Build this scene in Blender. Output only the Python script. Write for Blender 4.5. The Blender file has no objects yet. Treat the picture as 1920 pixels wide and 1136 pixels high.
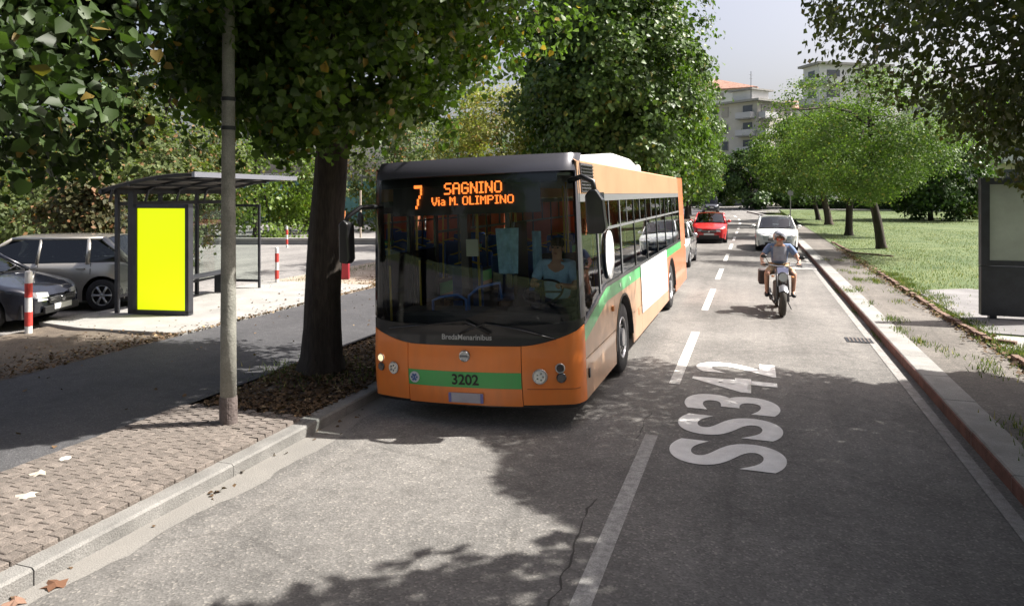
import bpy, bmesh, math, random
import numpy as np
from mathutils import Vector, Matrix, Quaternion, noise
sc = bpy.context.scene
COL = sc.collection
PI = math.pi
rad = math.radians
random.seed(7)
rng = np.random.default_rng(7)

# ------------------------------------------------------------------ camera, light, exposure
F_PX, CAM_H, HOR = 1369.0, 2.5, 362.0
TH = math.atan((1412 - 960) / F_PX)
cam_d = bpy.data.cameras.new('camera')
cam = bpy.data.objects.new('camera', cam_d)
COL.objects.link(cam)
cam.location = (0, 0, CAM_H)
cam.rotation_euler = (rad(90), 0, TH)
cam_d.sensor_width = 36
cam_d.lens = F_PX / 1920 * 36
cam_d.shift_y = -(568 - HOR) / 1920
cam_d.clip_start = 0.05
cam_d.clip_end = 3000
sc.camera = cam

SUN = Vector((0.72, 0.36, 1.0)).normalized()
w = bpy.data.worlds.new('World'); sc.world = w; w.use_nodes = True
nt = w.node_tree
bg = nt.nodes['Background']
sky = nt.nodes.new('ShaderNodeTexSky'); sky.sky_type = 'NISHITA'; sky.sun_disc = False
sky.sun_elevation = math.asin(SUN.z); sky.sun_rotation = math.atan2(SUN.x, SUN.y)
sky.dust_density = 6.0; sky.air_density = 1.0; sky.ozone_density = 2.0
hs = nt.nodes.new('ShaderNodeHueSaturation'); hs.inputs['Saturation'].default_value = 0.70
nt.links.new(sky.outputs[0], hs.inputs['Color']); tint = nt.nodes.new('ShaderNodeMixRGB'); tint.blend_type = 'MULTIPLY'; tint.inputs[0].default_value = 1.0; tint.inputs[2].default_value = (1.02, 0.955, 0.94, 1)
nt.links.new(hs.outputs[0], tint.inputs[1]); nt.links.new(tint.outputs[0], bg.inputs[0])
bg.inputs[1].default_value = 0.10
sl = bpy.data.lights.new('sun', 'SUN'); sl.energy = 5.0; sl.angle = rad(0.53); sl.color = (1.0, 0.955, 0.88)
so = bpy.data.objects.new('sun', sl); COL.objects.link(so)
so.rotation_euler = SUN.to_track_quat('Z', 'Y').to_euler(); so.location = (20, 10, 40)
sc.view_settings.view_transform = 'Standard'; sc.view_settings.look = 'None'
sc.view_settings.gamma = 1.0; sc.view_settings.use_curve_mapping = False
sc.view_settings.exposure = 1.2
try:
    sc.cycles.max_bounces = 8; sc.cycles.transparent_max_bounces = 16; sc.cycles.caustics_reflective = False; sc.cycles.caustics_refractive = False
except Exception: pass

# ------------------------------------------------------------------ helpers
def W(u, Z):
    X = (u - 960) / F_PX * Z
    return (X * math.cos(TH) - Z * math.sin(TH), X * math.sin(TH) + Z * math.cos(TH))
def gz(y):
    return 0.0 if y < 105 else min(1.4, 0.02 * (y - 105))
def cx(y):
    return -1.0 if y < 60 else -1.0 - 0.0018 * (y - 60) ** 2
def road_z(x, y):
    d = x - cx(y)
    return (-0.01 * abs(d)) if y < 100 else -0.01 * abs(d) * max(0, (115 - y) / 15) + gz(y)

MATS = {}
def mat(name, color, rough=0.6, metal=0.0, var=0.0, vscale=3.0, bump=0.0, bscale=60.0, emit=None, estr=1.0, spec=0.5, coat=0.0, color2=None, fine=0.0, fscale=200.0, stretch=None, objspace=False):
    if name in MATS: return MATS[name]
    m = bpy.data.materials.new(name); m.use_nodes = True; MATS[name] = m
    n = m.node_tree; b = n.nodes['Principled BSDF']
    b.inputs['Roughness'].default_value = rough; b.inputs['Metallic'].default_value = metal
    b.inputs['Specular IOR Level'].default_value = spec; b.inputs['Coat Weight'].default_value = coat
    b.inputs['Coat Roughness'].default_value = 0.05
    b.inputs['Base Color'].default_value = (*color, 1)
    m.diffuse_color = (*color, 1)
    src = None
    if var or bump or fine:
        if objspace:
            tc = n.nodes.new('ShaderNodeTexCoord'); src = tc.outputs['Object']
        else:
            g = n.nodes.new('ShaderNodeNewGeometry'); src = g.outputs['Position']
        if stretch:
            mp = n.nodes.new('ShaderNodeMapping'); mp.inputs['Scale'].default_value = stretch
            n.links.new(src, mp.inputs['Vector']); src = mp.outputs[0]
    col = None
    if var:
        t = n.nodes.new('ShaderNodeTexNoise'); t.inputs['Scale'].default_value = vscale; t.inputs['Detail'].default_value = 6; t.inputs['Roughness'].default_value = 0.62
        n.links.new(src, t.inputs['Vector'])
        r = n.nodes.new('ShaderNodeValToRGB'); r.color_ramp.elements[0].position = 0.32; r.color_ramp.elements[1].position = 0.68
        c2 = color2 or tuple(min(1, c * (1 + var)) for c in color)
        r.color_ramp.elements[0].color = (*[c * (1 - var) for c in color], 1) if not color2 else (*color, 1)
        r.color_ramp.elements[1].color = (*c2, 1)
        n.links.new(t.outputs['Fac'], r.inputs['Fac']); col = r.outputs[0]
    if fine:
        t = n.nodes.new('ShaderNodeTexNoise'); t.inputs['Scale'].default_value = fscale; t.inputs['Detail'].default_value = 2
        n.links.new(src, t.inputs['Vector'])
        mr = n.nodes.new('ShaderNodeMapRange'); mr.inputs[1].default_value = 0.3; mr.inputs[2].default_value = 0.7
        mr.inputs[3].default_value = 1 - fine; mr.inputs[4].default_value = 1 + fine
        n.links.new(t.outputs['Fac'], mr.inputs[0])
        mx = n.nodes.new('ShaderNodeVectorMath'); mx.operation = 'SCALE'
        if col: n.links.new(col, mx.inputs[0])
        else: mx.inputs[0].default_value = color
        n.links.new(mr.outputs[0], mx.inputs['Scale']); col = mx.outputs[0]
    if col: n.links.new(col, b.inputs['Base Color'])
    if bump:
        t = n.nodes.new('ShaderNodeTexNoise'); t.inputs['Scale'].default_value = bscale; t.inputs['Detail'].default_value = 4
        n.links.new(src, t.inputs['Vector'])
        bp = n.nodes.new('ShaderNodeBump'); bp.inputs['Strength'].default_value = bump; bp.inputs['Distance'].default_value = 0.02
        n.links.new(t.outputs['Fac'], bp.inputs['Height']); n.links.new(bp.outputs[0], b.inputs['Normal'])
    if emit:
        b.inputs['Emission Color'].default_value = (*emit, 1); b.inputs['Emission Strength'].default_value = estr
    return m

def glass_mat(name, tint=(0.3, 0.35, 0.35), trans=0.7, rough=0.0, milky=None, refl=1.5):
    """thin sheet of glass: see-through tint plus a fresnel mirror, optionally dusty"""
    m = bpy.data.materials.new(name); m.use_nodes = True; MATS[name] = m
    n = m.node_tree
    for x in list(n.nodes): n.nodes.remove(x)
    o = n.nodes.new('ShaderNodeOutputMaterial')
    tr = n.nodes.new('ShaderNodeBsdfTransparent'); tr.inputs[0].default_value = (*[c * trans for c in tint], 1)
    gl = n.nodes.new('ShaderNodeBsdfGlossy'); gl.inputs['Roughness'].default_value = rough; gl.inputs[0].default_value = (0.95, 0.97, 1, 1)
    fr = n.nodes.new('ShaderNodeFresnel'); fr.inputs[0].default_value = refl
    mx = n.nodes.new('ShaderNodeMixShader'); n.links.new(fr.outputs[0], mx.inputs[0])
    base = tr
    if milky:
        df = n.nodes.new('ShaderNodeBsdfDiffuse'); df.inputs[0].default_value = (*milky[1], 1)
        m2 = n.nodes.new('ShaderNodeMixShader'); 
        g = n.nodes.new('ShaderNodeNewGeometry'); t = n.nodes.new('ShaderNodeTexNoise'); t.inputs['Scale'].default_value = 3.5; t.inputs['Detail'].default_value = 5
        n.links.new(g.outputs['Position'], t.inputs['Vector'])
        mr = n.nodes.new('ShaderNodeMapRange'); mr.inputs[1].default_value = 0.35; mr.inputs[2].default_value = 0.7
        mr.inputs[3].default_value = milky[0] * 0.6; mr.inputs[4].default_value = min(1, milky[0] * 1.4)
        n.links.new(t.outputs['Fac'], mr.inputs[0]); n.links.new(mr.outputs[0], m2.inputs[0])
        n.links.new(tr.outputs[0], m2.inputs[1]); n.links.new(df.outputs[0], m2.inputs[2]); base = m2
    n.links.new(base.outputs[0], mx.inputs[1]); n.links.new(gl.outputs[0], mx.inputs[2]); n.links.new(mx.outputs[0], o.inputs[0])
    return m

class MB:
    def __init__(s): s.v = []; s.f = []; s.smooth = False
    def add(s, vs, fs):
        o = len(s.v); s.v += [tuple(v) for v in vs]; s.f += [tuple(i + o for i in f) for f in fs]; return s
    def box(s, c, d, rz=0.0, M=None, taper=1.0):
        hx, hy, hz = d[0] / 2, d[1] / 2, d[2] / 2
        vs = []
        for z in (-1, 1):
            k = taper if z > 0 else 1.0
            for x, y in ((-1, -1), (1, -1), (1, 1), (-1, 1)): vs.append(Vector((x * hx * k, y * hy * k, z * hz)))
        R = M or Matrix.Rotation(rz, 3, 'Z')
        vs = [R @ v + Vector(c) for v in vs]
        return s.add(vs, [(0, 3, 2, 1), (4, 5, 6, 7), (0, 1, 5, 4), (1, 2, 6, 5), (2, 3, 7, 6), (3, 0, 4, 7)])
    def tube(s, pts, rs, n=8, caps=True):
        pts = [Vector(p) for p in pts]
        if not isinstance(rs, (list, tuple)): rs = [rs] * len(pts)
        rings = []; up = None
        for i, p in enumerate(pts):
            d = (pts[min(i + 1, len(pts) - 1)] - pts[max(i - 1, 0)]).normalized()
            if up is None: up = Vector((0, 0, 1)) if abs(d.z) < 0.9 else Vector((1, 0, 0))
            a = d.cross(up).normalized(); b = a.cross(d).normalized(); up = b
            rings.append([p + (a * math.cos(2 * PI * k / n) + b * math.sin(2 * PI * k / n)) * rs[i] for k in range(n)])
        vs = [v for r in rings for v in r]; fs = []
        for i in range(len(pts) - 1):
            for k in range(n): fs.append((i * n + k, i * n + (k + 1) % n, (i + 1) * n + (k + 1) % n, (i + 1) * n + k))
        if caps: fs.append(tuple(range(n - 1, -1, -1))); fs.append(tuple((len(pts) - 1) * n + k for k in range(n)))
        return s.add(vs, fs)
    def ring(s, c, axis, R, r, n=28, m=8):
        """torus"""
        c = Vector(c); ax = Vector(axis).normalized(); a = ax.orthogonal().normalized(); b = ax.cross(a)
        vs = []; fs = []
        for i in range(n):
            t = 2 * PI * i / n; d = a * math.cos(t) + b * math.sin(t)
            for j in range(m):
                p = 2 * PI * j / m; vs.append(c + d * (R + r * math.cos(p)) + ax * r * math.sin(p))
        for i in range(n):
            for j in range(m): fs.append((i * m + j, ((i + 1) % n) * m + j, ((i + 1) % n) * m + (j + 1) % m, i * m + (j + 1) % m))
        return s.add(vs, fs)
    def disc(s, c, axis, r, t=0.01, n=20, rx=None):
        c = Vector(c); ax = Vector(axis).normalized(); a = Vector((0, 0, 1)) if abs(ax.z) < 0.9 else Vector((1, 0, 0))
        b = ax.cross(a).normalized(); a = b.cross(ax).normalized(); rx = rx or r
        r1 = [c + a * math.cos(2 * PI * k / n) * r + b * math.sin(2 * PI * k / n) * rx for k in range(n)]
        vs = [p - ax * t / 2 for p in r1] + [p + ax * t / 2 for p in r1]
        fs = [tuple(range(n - 1, -1, -1)), tuple(range(n, 2 * n))] + [(k, (k + 1) % n, n + (k + 1) % n, n + k) for k in range(n)]
        return s.add(vs, fs)
    def ball(s, c, r, n=12, m=8, M=None):
        c = Vector(c); r = Vector(r) if not isinstance(r, (int, float)) else Vector((r, r, r))
        vs = []; fs = []
        for i in range(m + 1):
            t = PI * i / m
            for k in range(n):
                p = 2 * PI * k / n; v = Vector((r.x * math.sin(t) * math.cos(p), r.y * math.sin(t) * math.sin(p), r.z * math.cos(t)))
                vs.append(c + (M @ v if M else v))
        for i in range(m):
            for k in range(n): fs.append((i * n + k, (i + 1) * n + k, (i + 1) * n + (k + 1) % n, i * n + (k + 1) % n))
        return s.add(vs, fs)
    def grid(s, P, nu, nv, flip=False):
        """P(i,j)->point"""
        vs = [P(i, j) for i in range(nu + 1) for j in range(nv + 1)]; fs = []
        for i in range(nu):
            for j in range(nv):
                q = (i * (nv + 1) + j, (i + 1) * (nv + 1) + j, (i + 1) * (nv + 1) + j + 1, i * (nv + 1) + j + 1)
                fs.append(q[::-1] if flip else q)
        return s.add(vs, fs)
    def prism(s, poly, z0, z1, axis='z'):
        n = len(poly)
        def P(p, z):
            return (p[0], p[1], z) if axis == 'z' else ((z, p[0], p[1]) if axis == 'x' else (p[0], z, p[1]))
        vs = [P(p, z0) for p in poly] + [P(p, z1) for p in poly]
        fs = [tuple(range(n))[::-1], tuple(range(n, 2 * n))] + [(k, (k + 1) % n, n + (k + 1) % n, n + k) for k in range(n)]
        return s.add(vs, fs)
    def mesh(s, name, smooth=False, fix=False):
        me = bpy.data.meshes.new(name); me.from_pydata(s.v, [], s.f)
        if fix:
            bm = bmesh.new(); bm.from_mesh(me); bmesh.ops.remove_doubles(bm, verts=bm.verts, dist=1e-5)
            bmesh.ops.recalc_face_normals(bm, faces=bm.faces); bm.to_mesh(me); bm.free()
        if smooth: me.shade_smooth()
        me.update(); return me
    def obj(s, name, m, parent=None, smooth=False, fix=False, thick=0.0, bevel=0.0, **kw):
        me = s.mesh(name, smooth, fix); me.materials.append(m)
        return link(name, me, parent, thick=thick, bevel=bevel, **kw)

def link(name, me, parent=None, loc=None, rz=0.0, thick=0.0, bevel=0.0, label=None, cat=None, group=None, kind=None):
    o = bpy.data.objects.new(name, me); COL.objects.link(o)
    if parent: o.parent = parent
    if loc is not None: o.location = loc
    if rz: o.rotation_euler = (0, 0, rz)
    if thick:
        q = o.modifiers.new('s', 'SOLIDIFY'); q.thickness = thick; q.offset = -1
        q = o.modifiers.new('e', 'EDGE_SPLIT'); q.split_angle = rad(50)
    if bevel:
        q = o.modifiers.new('b', 'BEVEL'); q.width = bevel; q.segments = 2; q.limit_method = 'ANGLE'
    if label: o['label'] = label
    if cat: o['category'] = cat
    if group: o['group'] = group
    if kind: o['kind'] = kind
    return o
def thing(name, label, cat, loc=(0, 0, 0), rz=0.0, group=None):
    o = bpy.data.objects.new(name, None); COL.objects.link(o); o.location = loc; o.rotation_euler = (0, 0, rz)
    o.empty_display_size = 0.3; o['label'] = label; o['category'] = cat
    if group: o['group'] = group
    return o
def copy_tree(o, parent=None):
    kids = list(o.children); c = o.copy(); COL.objects.link(c)
    if parent: c.parent = parent
    for k in kids: copy_tree(k, c)
    return c
def text_mesh(s, size, offset=0.0, extrude=0.0, spacing=1.0):
    cu = bpy.data.curves.new('t', 'FONT'); cu.body = s; cu.size = size; cu.offset = offset; cu.extrude = extrude; cu.space_character = spacing
    cu.align_x = 'CENTER'; cu.align_y = 'CENTER'
    o = bpy.data.objects.new('t', cu); COL.objects.link(o)
    dg = bpy.context.evaluated_depsgraph_get(); me = bpy.data.meshes.new_from_object(o.evaluated_get(dg))
    bpy.data.objects.remove(o); return me

# ------------------------------------------------------------------ materials for the setting
def asphalt(name, c0, c1, coarse=1.0, patch=0.35, cracks=True):
    m = bpy.data.materials.new(name); m.use_nodes = True; n = m.node_tree; b = n.nodes['Principled BSDF']
    L = n.links.new
    g = n.nodes.new('ShaderNodeNewGeometry'); P = g.outputs['Position']
    def noise(sc_, det=3, ro=0.6, dist=0.0):
        t = n.nodes.new('ShaderNodeTexNoise'); t.inputs['Scale'].default_value = sc_; t.inputs['Detail'].default_value = det; t.inputs['Roughness'].default_value = ro; t.inputs['Distortion'].default_value = dist
        L(P, t.inputs['Vector']); return t.outputs['Fac']
    def ramp(f, stops):
        r = n.nodes.new('ShaderNodeValToRGB'); e = r.color_ramp.elements
        while len(e) > 1: e.remove(e[-1])
        e[0].position = stops[0][0]; e[0].color = (*stops[0][1], 1)
        for p, c in stops[1:]: q = e.new(p); q.color = (*c, 1)
        L(f, r.inputs[0]); return r.outputs[0]
    big = ramp(noise(0.35, 5, 0.65), [(0.3, tuple(c * (1 - patch) for c in c0)), (0.7, c1)])
    v = n.nodes.new('ShaderNodeTexVoronoi'); v.inputs['Scale'].default_value = 62 / coarse; L(P, v.inputs['Vector'])
    sp = ramp(v.outputs['Color'], [(0.0, (0.5,) * 3), (0.5, (0.9,) * 3), (0.78, (1.15,) * 3), (0.9, (2.0, 1.95, 1.85))])
    mu = n.nodes.new('ShaderNodeMix'); mu.data_type = 'RGBA'; mu.blend_type = 'MULTIPLY'; mu.inputs[0].default_value = 0.6
    L(big, mu.inputs[6]); L(sp, mu.inputs[7]); col = mu.outputs[2]
    mpp = n.nodes.new('ShaderNodeMapping'); mpp.inputs['Scale'].default_value = (1.6, 0.10, 1); L(P, mpp.inputs['Vector'])
    ts = n.nodes.new('ShaderNodeTexNoise'); ts.inputs['Scale'].default_value = 1.0; ts.inputs['Detail'].default_value = 5; ts.inputs['Roughness'].default_value = .65; ts.inputs['Distortion'].default_value = .4; L(mpp.outputs[0], ts.inputs['Vector'])
    stk = ramp(ts.outputs['Fac'], [(0.3, (0.80,) * 3), (0.5, (1.0,) * 3), (0.72, (1.14, 1.13, 1.12))])
    mu = n.nodes.new('ShaderNodeMix'); mu.data_type = 'RGBA'; mu.blend_type = 'MULTIPLY'; mu.inputs[0].default_value = 1 if cracks else .4
    L(col, mu.inputs[6]); L(stk, mu.inputs[7]); col = mu.outputs[2]
    mid = ramp(noise(6, 4, 0.7), [(0.3, (0.82,) * 3), (0.7, (1.12,) * 3)])
    mu = n.nodes.new('ShaderNodeMix'); mu.data_type = 'RGBA'; mu.blend_type = 'MULTIPLY'; mu.inputs[0].default_value = 1
    L(col, mu.inputs[6]); L(mid, mu.inputs[7]); col = mu.outputs[2]
    if cracks:
        mp = n.nodes.new('ShaderNodeMixRGB'); mp.inputs[0].default_value = 0.12
        nn = n.nodes.new('ShaderNodeTexNoise'); nn.inputs['Scale'].default_value = 2.5; nn.inputs['Detail'].default_value = 4; L(P, nn.inputs['Vector'])
        L(P, mp.inputs[1]); L(nn.outputs['Color'], mp.inputs[2])
        vc = n.nodes.new('ShaderNodeTexVoronoi'); vc.feature = 'DISTANCE_TO_EDGE'; vc.inputs['Scale'].default_value = 0.45; L(mp.outputs[0], vc.inputs['Vector'])
        cr = ramp(vc.outputs['Distance'], [(0.0, (0.55,) * 3), (0.006, (0.7,) * 3), (0.012, (1.0,) * 3)])
        mu = n.nodes.new('ShaderNodeMix'); mu.data_type = 'RGBA'; mu.blend_type = 'MULTIPLY'; mu.inputs[0].default_value = 0.35
        L(col, mu.inputs[6]); L(cr, mu.inputs[7]); col = mu.outputs[2]
    L(col, b.inputs['Base Color']); b.inputs['Roughness'].default_value = 0.85; b.inputs['Specular IOR Level'].default_value = 0.35
    bp = n.nodes.new('ShaderNodeBump'); bp.inputs['Strength'].default_value = 0.5; bp.inputs['Distance'].default_value = 0.006
    L(v.outputs['Distance'], bp.inputs['Height']); L(bp.outputs[0], b.inputs['Normal'])
    return m
A_ROAD = asphalt('road_asphalt', (0.165, 0.158, 0.15), (0.21, 0.20, 0.188))
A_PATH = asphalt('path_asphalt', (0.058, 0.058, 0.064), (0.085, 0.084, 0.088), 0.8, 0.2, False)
A_OLD = asphalt('old_asphalt', (0.13, 0.118, 0.105), (0.18, 0.165, 0.148), 1.0, 0.3)
A_LOT = asphalt('lot_asphalt', (0.215, 0.205, 0.20), (0.255, 0.245, 0.235), 1.2, 0.2)
CONC = mat('pale_concrete', (0.27, 0.265, 0.252), 0.9, var=0.16, vscale=2.0, bump=0.3, bscale=90, fine=0.16, fscale=130)
KERB = mat('kerb_stone', (0.185, 0.18, 0.17), 0.85, var=0.25, vscale=3.0, bump=0.4, bscale=70, fine=0.25, fscale=160)
KERB_R = mat('kerb_stone_pale', (0.245, 0.24, 0.228), 0.85, var=0.22, vscale=2.5, bump=0.4, bscale=70, fine=0.22, fscale=160)
KERB_RED = mat('kerb_red_brown', (0.14, 0.062, 0.052), 0.85, var=0.4, vscale=5, bump=0.4, bscale=60, fine=0.2, fscale=140)
PAVER = mat('paver_brown', (0.16, 0.136, 0.12), 0.9, var=0.28, vscale=9, bump=0.5, bscale=80, fine=0.25, fscale=220)
JOINT = mat('joint_sand', (0.135, 0.115, 0.10), 0.95, var=0.3, vscale=20, bump=0.5, bscale=120)
SOIL = mat('leafy_soil', (0.075, 0.06, 0.046), 0.95, var=0.5, vscale=4, color2=(0.135, 0.108, 0.082), bump=0.8, bscale=40, fine=0.4, fscale=60)
GRASS = mat('lawn_grass', (0.05, 0.085, 0.026), 0.95, var=0.4, vscale=0.5, color2=(0.11, 0.14, 0.05), bump=0.7, bscale=50, fine=0.3, fscale=35)
WPAINT = mat('worn_white_paint', (0.42, 0.41, 0.39), 0.8, var=0.3, vscale=9, color2=(0.66, 0.65, 0.62), bump=0.3, bscale=150, fine=0.2, fscale=120)
DARKM = mat('dark_metal', (0.035, 0.037, 0.045), 0.45, 0.3, var=0.15, vscale=6)
# ------------------------------------------------------------------ ground, road, pavements
def sheet(name, m, xs, ys, zf, kind='structure', **kw):
    b = MB(); b.grid(lambda i, j: (xs[i], ys[j], zf(xs[i], ys[j])), len(xs) - 1, len(ys) - 1)
    return b.obj(name, m, kind=kind, **kw)
def lin(a, b, n): return [a + (b - a) * i / n for i in range(n + 1)]
sheet('ground', mat('far_grass', (0.08, 0.11, 0.04), 0.95, var=0.3, vscale=0.2, color2=(0.13, 0.16, 0.06), fine=0.3, fscale=8),
      lin(-900, 900, 12), [-600, -100, 0, 100, 104, 120, 140, 160, 175, 400, 900, 1500], lambda x, y: gz(y) - 0.3 if y < 104 else gz(y) - 0.06)
b = MB(); ys = lin(-60, 54, 57) + lin(56, 112, 28)
off = [-3.40, -2.2, -1.1, 0, 1.1, 2.2, 3.12]
b.grid(lambda i, j: (cx(ys[j]) + off[i], ys[j], road_z(cx(ys[j]) + off[i], ys[j])), 6, len(ys) - 1)
b.obj('road', A_ROAD, kind='structure')
# crossing road at the far end
b = MB(); xs = lin(-60, 70, 26)
b.grid(lambda i, j: (xs[i], [100, 106, 112, 118, 124, 130][j] + 0.0025 * (xs[i] + 3) ** 2 * 0.3, gz([100, 106, 112, 118, 124, 130][j]) + (0.012 if j > 1 else -0.035 + j * 0.02)), 26, 5)
b.obj('crossing_road', A_LOT, kind='structure')
# left side
LK = -4.40            # outer edge of the left kerb
sheet('left_verge', SOIL, lin(-9.1, -4.5, 12), lin(-60, 112, 172), lambda x, y: (0.045 + 0.02 * math.sin(y * 1.7 + x * 2) + 0.015 * math.sin(y * 5 + x * 7)) + (0.10 * math.exp(-((x + 5.45) ** 2 + (y - 8.44) ** 2) / 0.35)))
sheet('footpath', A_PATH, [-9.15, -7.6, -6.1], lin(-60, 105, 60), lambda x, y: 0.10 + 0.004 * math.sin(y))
sheet('paver_bed', JOINT, [-6.1, -5.3, -4.54], [-8, 0, 3, 6.75], lambda x, y: 0.084 - .006)
sheet('soil_strip', SOIL, lin(-12.2, -9.1, 10), lin(-60, 10, 60), lambda x, y: 0.07 + 0.03 * math.sin(x * 4 + y * 2) * math.sin(y * 1.3))
sheet('parking_lot', A_LOT, [-70, -40, -12.2], [-60, 0, 20, 60, 104], lambda x, y: 0.03)
sheet('dusty_verge', mat('dusty_verge', (0.24, 0.19, 0.14), 0.95, var=0.4, vscale=2, color2=(0.38, 0.33, 0.27), bump=0.6, bscale=40, fine=0.3, fscale=60), [-12.6, -10.6, -9.1], lin(15.4, 100, 20), lambda x, y: 0.085)
b = MB(); b.prism([(-12.5, 10.05), (-11.3, 9.85), (-9.3, 10.0), (-9.22, 10.6), (-9.35, 16.8), (-12.5, 16.8)], -0.1, 0.125); b.obj('shelter_platform', CONC, kind='structure', bevel=0.01)
# pavers: running bond, each its own piece
pav = thing('paved_strip', 'strip of small brown block pavers between the left kerb and the dark footpath', 'paving', (-5.3, 4.5, 0.06))
del pav['category']; del pav['label']
pav['kind'] = 'structure'
pm = []
for k in range(5):
    q = MB(); q.box((0, 0, 0), (0.115, 0.115, 0.05)); me = q.mesh('paver')
    bm = bmesh.new(); bm.from_mesh(me); bmesh.ops.bevel(bm, geom=bm.edges, offset=0.006, segments=1, affect='EDGES'); bm.to_mesh(me); bm.free()
    me.materials.append(mat('paver_tone%d' % k, tuple(c * (0.88 + 0.06 * k) for c in (0.155, 0.132, 0.115)), 0.92, var=0.3, vscale=14, bump=0.6, bscale=90, fine=0.3, fscale=240)); pm.append(me)
spots = []
for i in range(13):
    for j in range(86):
        x = -4.615 - i * 0.1185; y = -3 + (0.06 if i % 2 else 0) + j * 0.1185
        if y < 6.66: spots.append((x, y))
spots.sort(key=lambda p: abs(p[1] - 4.6) + .5 * abs(p[0] + 5.2))
far = MB()
for n_, (x, y) in enumerate(spots):
    a = .0; dz = 0.055 + random.uniform(-0.0015, 0.002); jx, jy = random.uniform(-.004, .004), random.uniform(-.004, .004)
    if n_ < 300:
        o = bpy.data.objects.new('paver', random.choice(pm)); COL.objects.link(o); o.parent = pav
        o.location = (x + 5.3 + jx, y - 4.5 + jy, dz - 0.015); o.rotation_euler = (random.uniform(-.006, .006), random.uniform(-.006, .006), a + random.uniform(-.06, .06))
    else: far.box((x + 5.3 + jx, y - 4.5 + jy, dz - 0.015), (0.111, 0.111, 0.05), a + random.uniform(-.06, .06), taper=.9)
far.obj('paver', PAVER, pav, kind='stuff')
# kerbs: separate stones
def kerb(name, label, x0, x1, y0, y1, zt, zb, m, face_m, seglen, faceside, follow=False):
    root = bpy.data.objects.new(name, None); COL.objects.link(root); root['kind'] = 'structure'
    y = y0; k = 0; rnd = random.Random(3)
    while y < y1:
        L = seglen if y < 40 else seglen * 3
        g = 0.007
        yb = min(y + L, y1); dx = (cx((y + yb) / 2) + 1.0) if follow else 0
        dxa, dxb = ((cx(y) + 1), (cx(yb) + 1)) if follow else (0, 0)
        jx = rnd.uniform(-.003, .003); jz = rnd.uniform(-.003, .003)
        q = MB(); z0, z1 = zb, zt + jz
        c = 0.018
        if faceside > 0: prof = [(x0, z0), (x1, z0), (x1, z1 - c), (x1 - c, z1), (x0, z1)]
        else: prof = [(x0, z0), (x0, z1 - c), (x0 + c, z1), (x1, z1), (x1, z0)][::-1]
        n = len(prof)
        q.add([(p[0] + dxa + jx, y + g / 2, p[1]) for p in prof] + [(p[0] + dxb + jx, yb - g / 2, p[1]) for p in prof],
              [tuple(range(n)), tuple(range(2 * n - 1, n - 1, -1))] + [(k2, n + k2, n + (k2 + 1) % n, (k2 + 1) % n) for k2 in range(n)])
        me = q.mesh('kerb_stone', fix=True); me.materials.append(m)
        st = link('kerb_stone', me, root)
        if face_m:
            fx = x0 if faceside < 0 else x1
            e = -0.004 if faceside < 0 else 0.004
            q = MB(); q.add([(fx + dxa + jx + e, y + g / 2, z0), (fx + dxb + jx + e, yb - g / 2, z0), (fx + dxb + jx + e, yb - g / 2, z1 - c), (fx + dxa + jx + e, y + g / 2, z1 - c), (fx + dxa + jx + e - e * 7, y + g / 2, z1 + .001), (fx + dxb + jx + e - e * 7, yb - g / 2, z1 + .001)], [(0, 1, 2, 3), (3, 2, 5, 4)])
            q.obj('painted_face', face_m, st)
        y += L; k += 1
    return root
kerb('left_kerb', '', LK - 0.20, LK, -6, 100, 0.088, -0.15, KERB, None, 1.9, 1, follow=True)
kerb('right_kerb', '', 2.08, 2.42, -6, 100, 0.115, -0.2, KERB_R, KERB_RED, 1.2, -1, follow=True)
# gutter dust strip on the left side of the carriageway
gys = lin(-10, 55, 650); gw = [0.26 + .06 * math.sin(y * 1.3) + .035 * math.sin(y * 5.1) + random.uniform(-.02, .02) for y in gys]
b = MB(); b.grid(lambda i, j: (LK + gw[j] * i / 2, gys[j], road_z(LK, gys[j]) + 0.004 + .003 * (i < 2)), 2, 650); b.obj('gutter_strip', mat('gutter_dust', (0.205, 0.195, 0.18), 0.95, var=0.3, vscale=2.5, color2=(0.18, 0.172, 0.16), bump=0.3, bscale=80, fine=0.25, fscale=150), kind='structure')
# right side
sheet('right_pavement', A_OLD, [2.4, 3.0, 3.58], lin(-30, 60, 90), lambda x, y: 0.108)
sheet('lawn', GRASS, [3.5, 6, 10, 20, 40, 70], lin(-30, 112, 71), lambda x, y: 0.13 + (0.0 if x < 5 else 0.05 * math.sin(x * 0.4) * math.sin(y * 0.25)) + (0.04 * (x > 8)))
b = MB(); b.prism([(3.75, 14.2), (7.5, 13.6), (8.5, 18.5), (5.0, 20.6), (3.72, 19.8)], 0.05, 0.150); b.obj('sign_platform', mat('grey_slab', (0.17, 0.165, 0.165), 0.9, var=0.25, vscale=1.6, bump=0.3, bscale=60, fine=0.2, fscale=100), kind='structure')
b = MB(); b.prism([(3.6, 12.7), (9, 11.9), (9, 13.3), (3.75, 14.0)], 0.05, 0.146); b.obj('paved_patch', CONC, kind='structure')
b = MB(); b.prism([(4.2, -20), (9, -20), (9, 11.0), (6, 12.1), (3.6, 12.35), (3.55, 0)], 0.05, 0.143); b.obj('bare_earth', SOIL, kind='structure')
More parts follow.
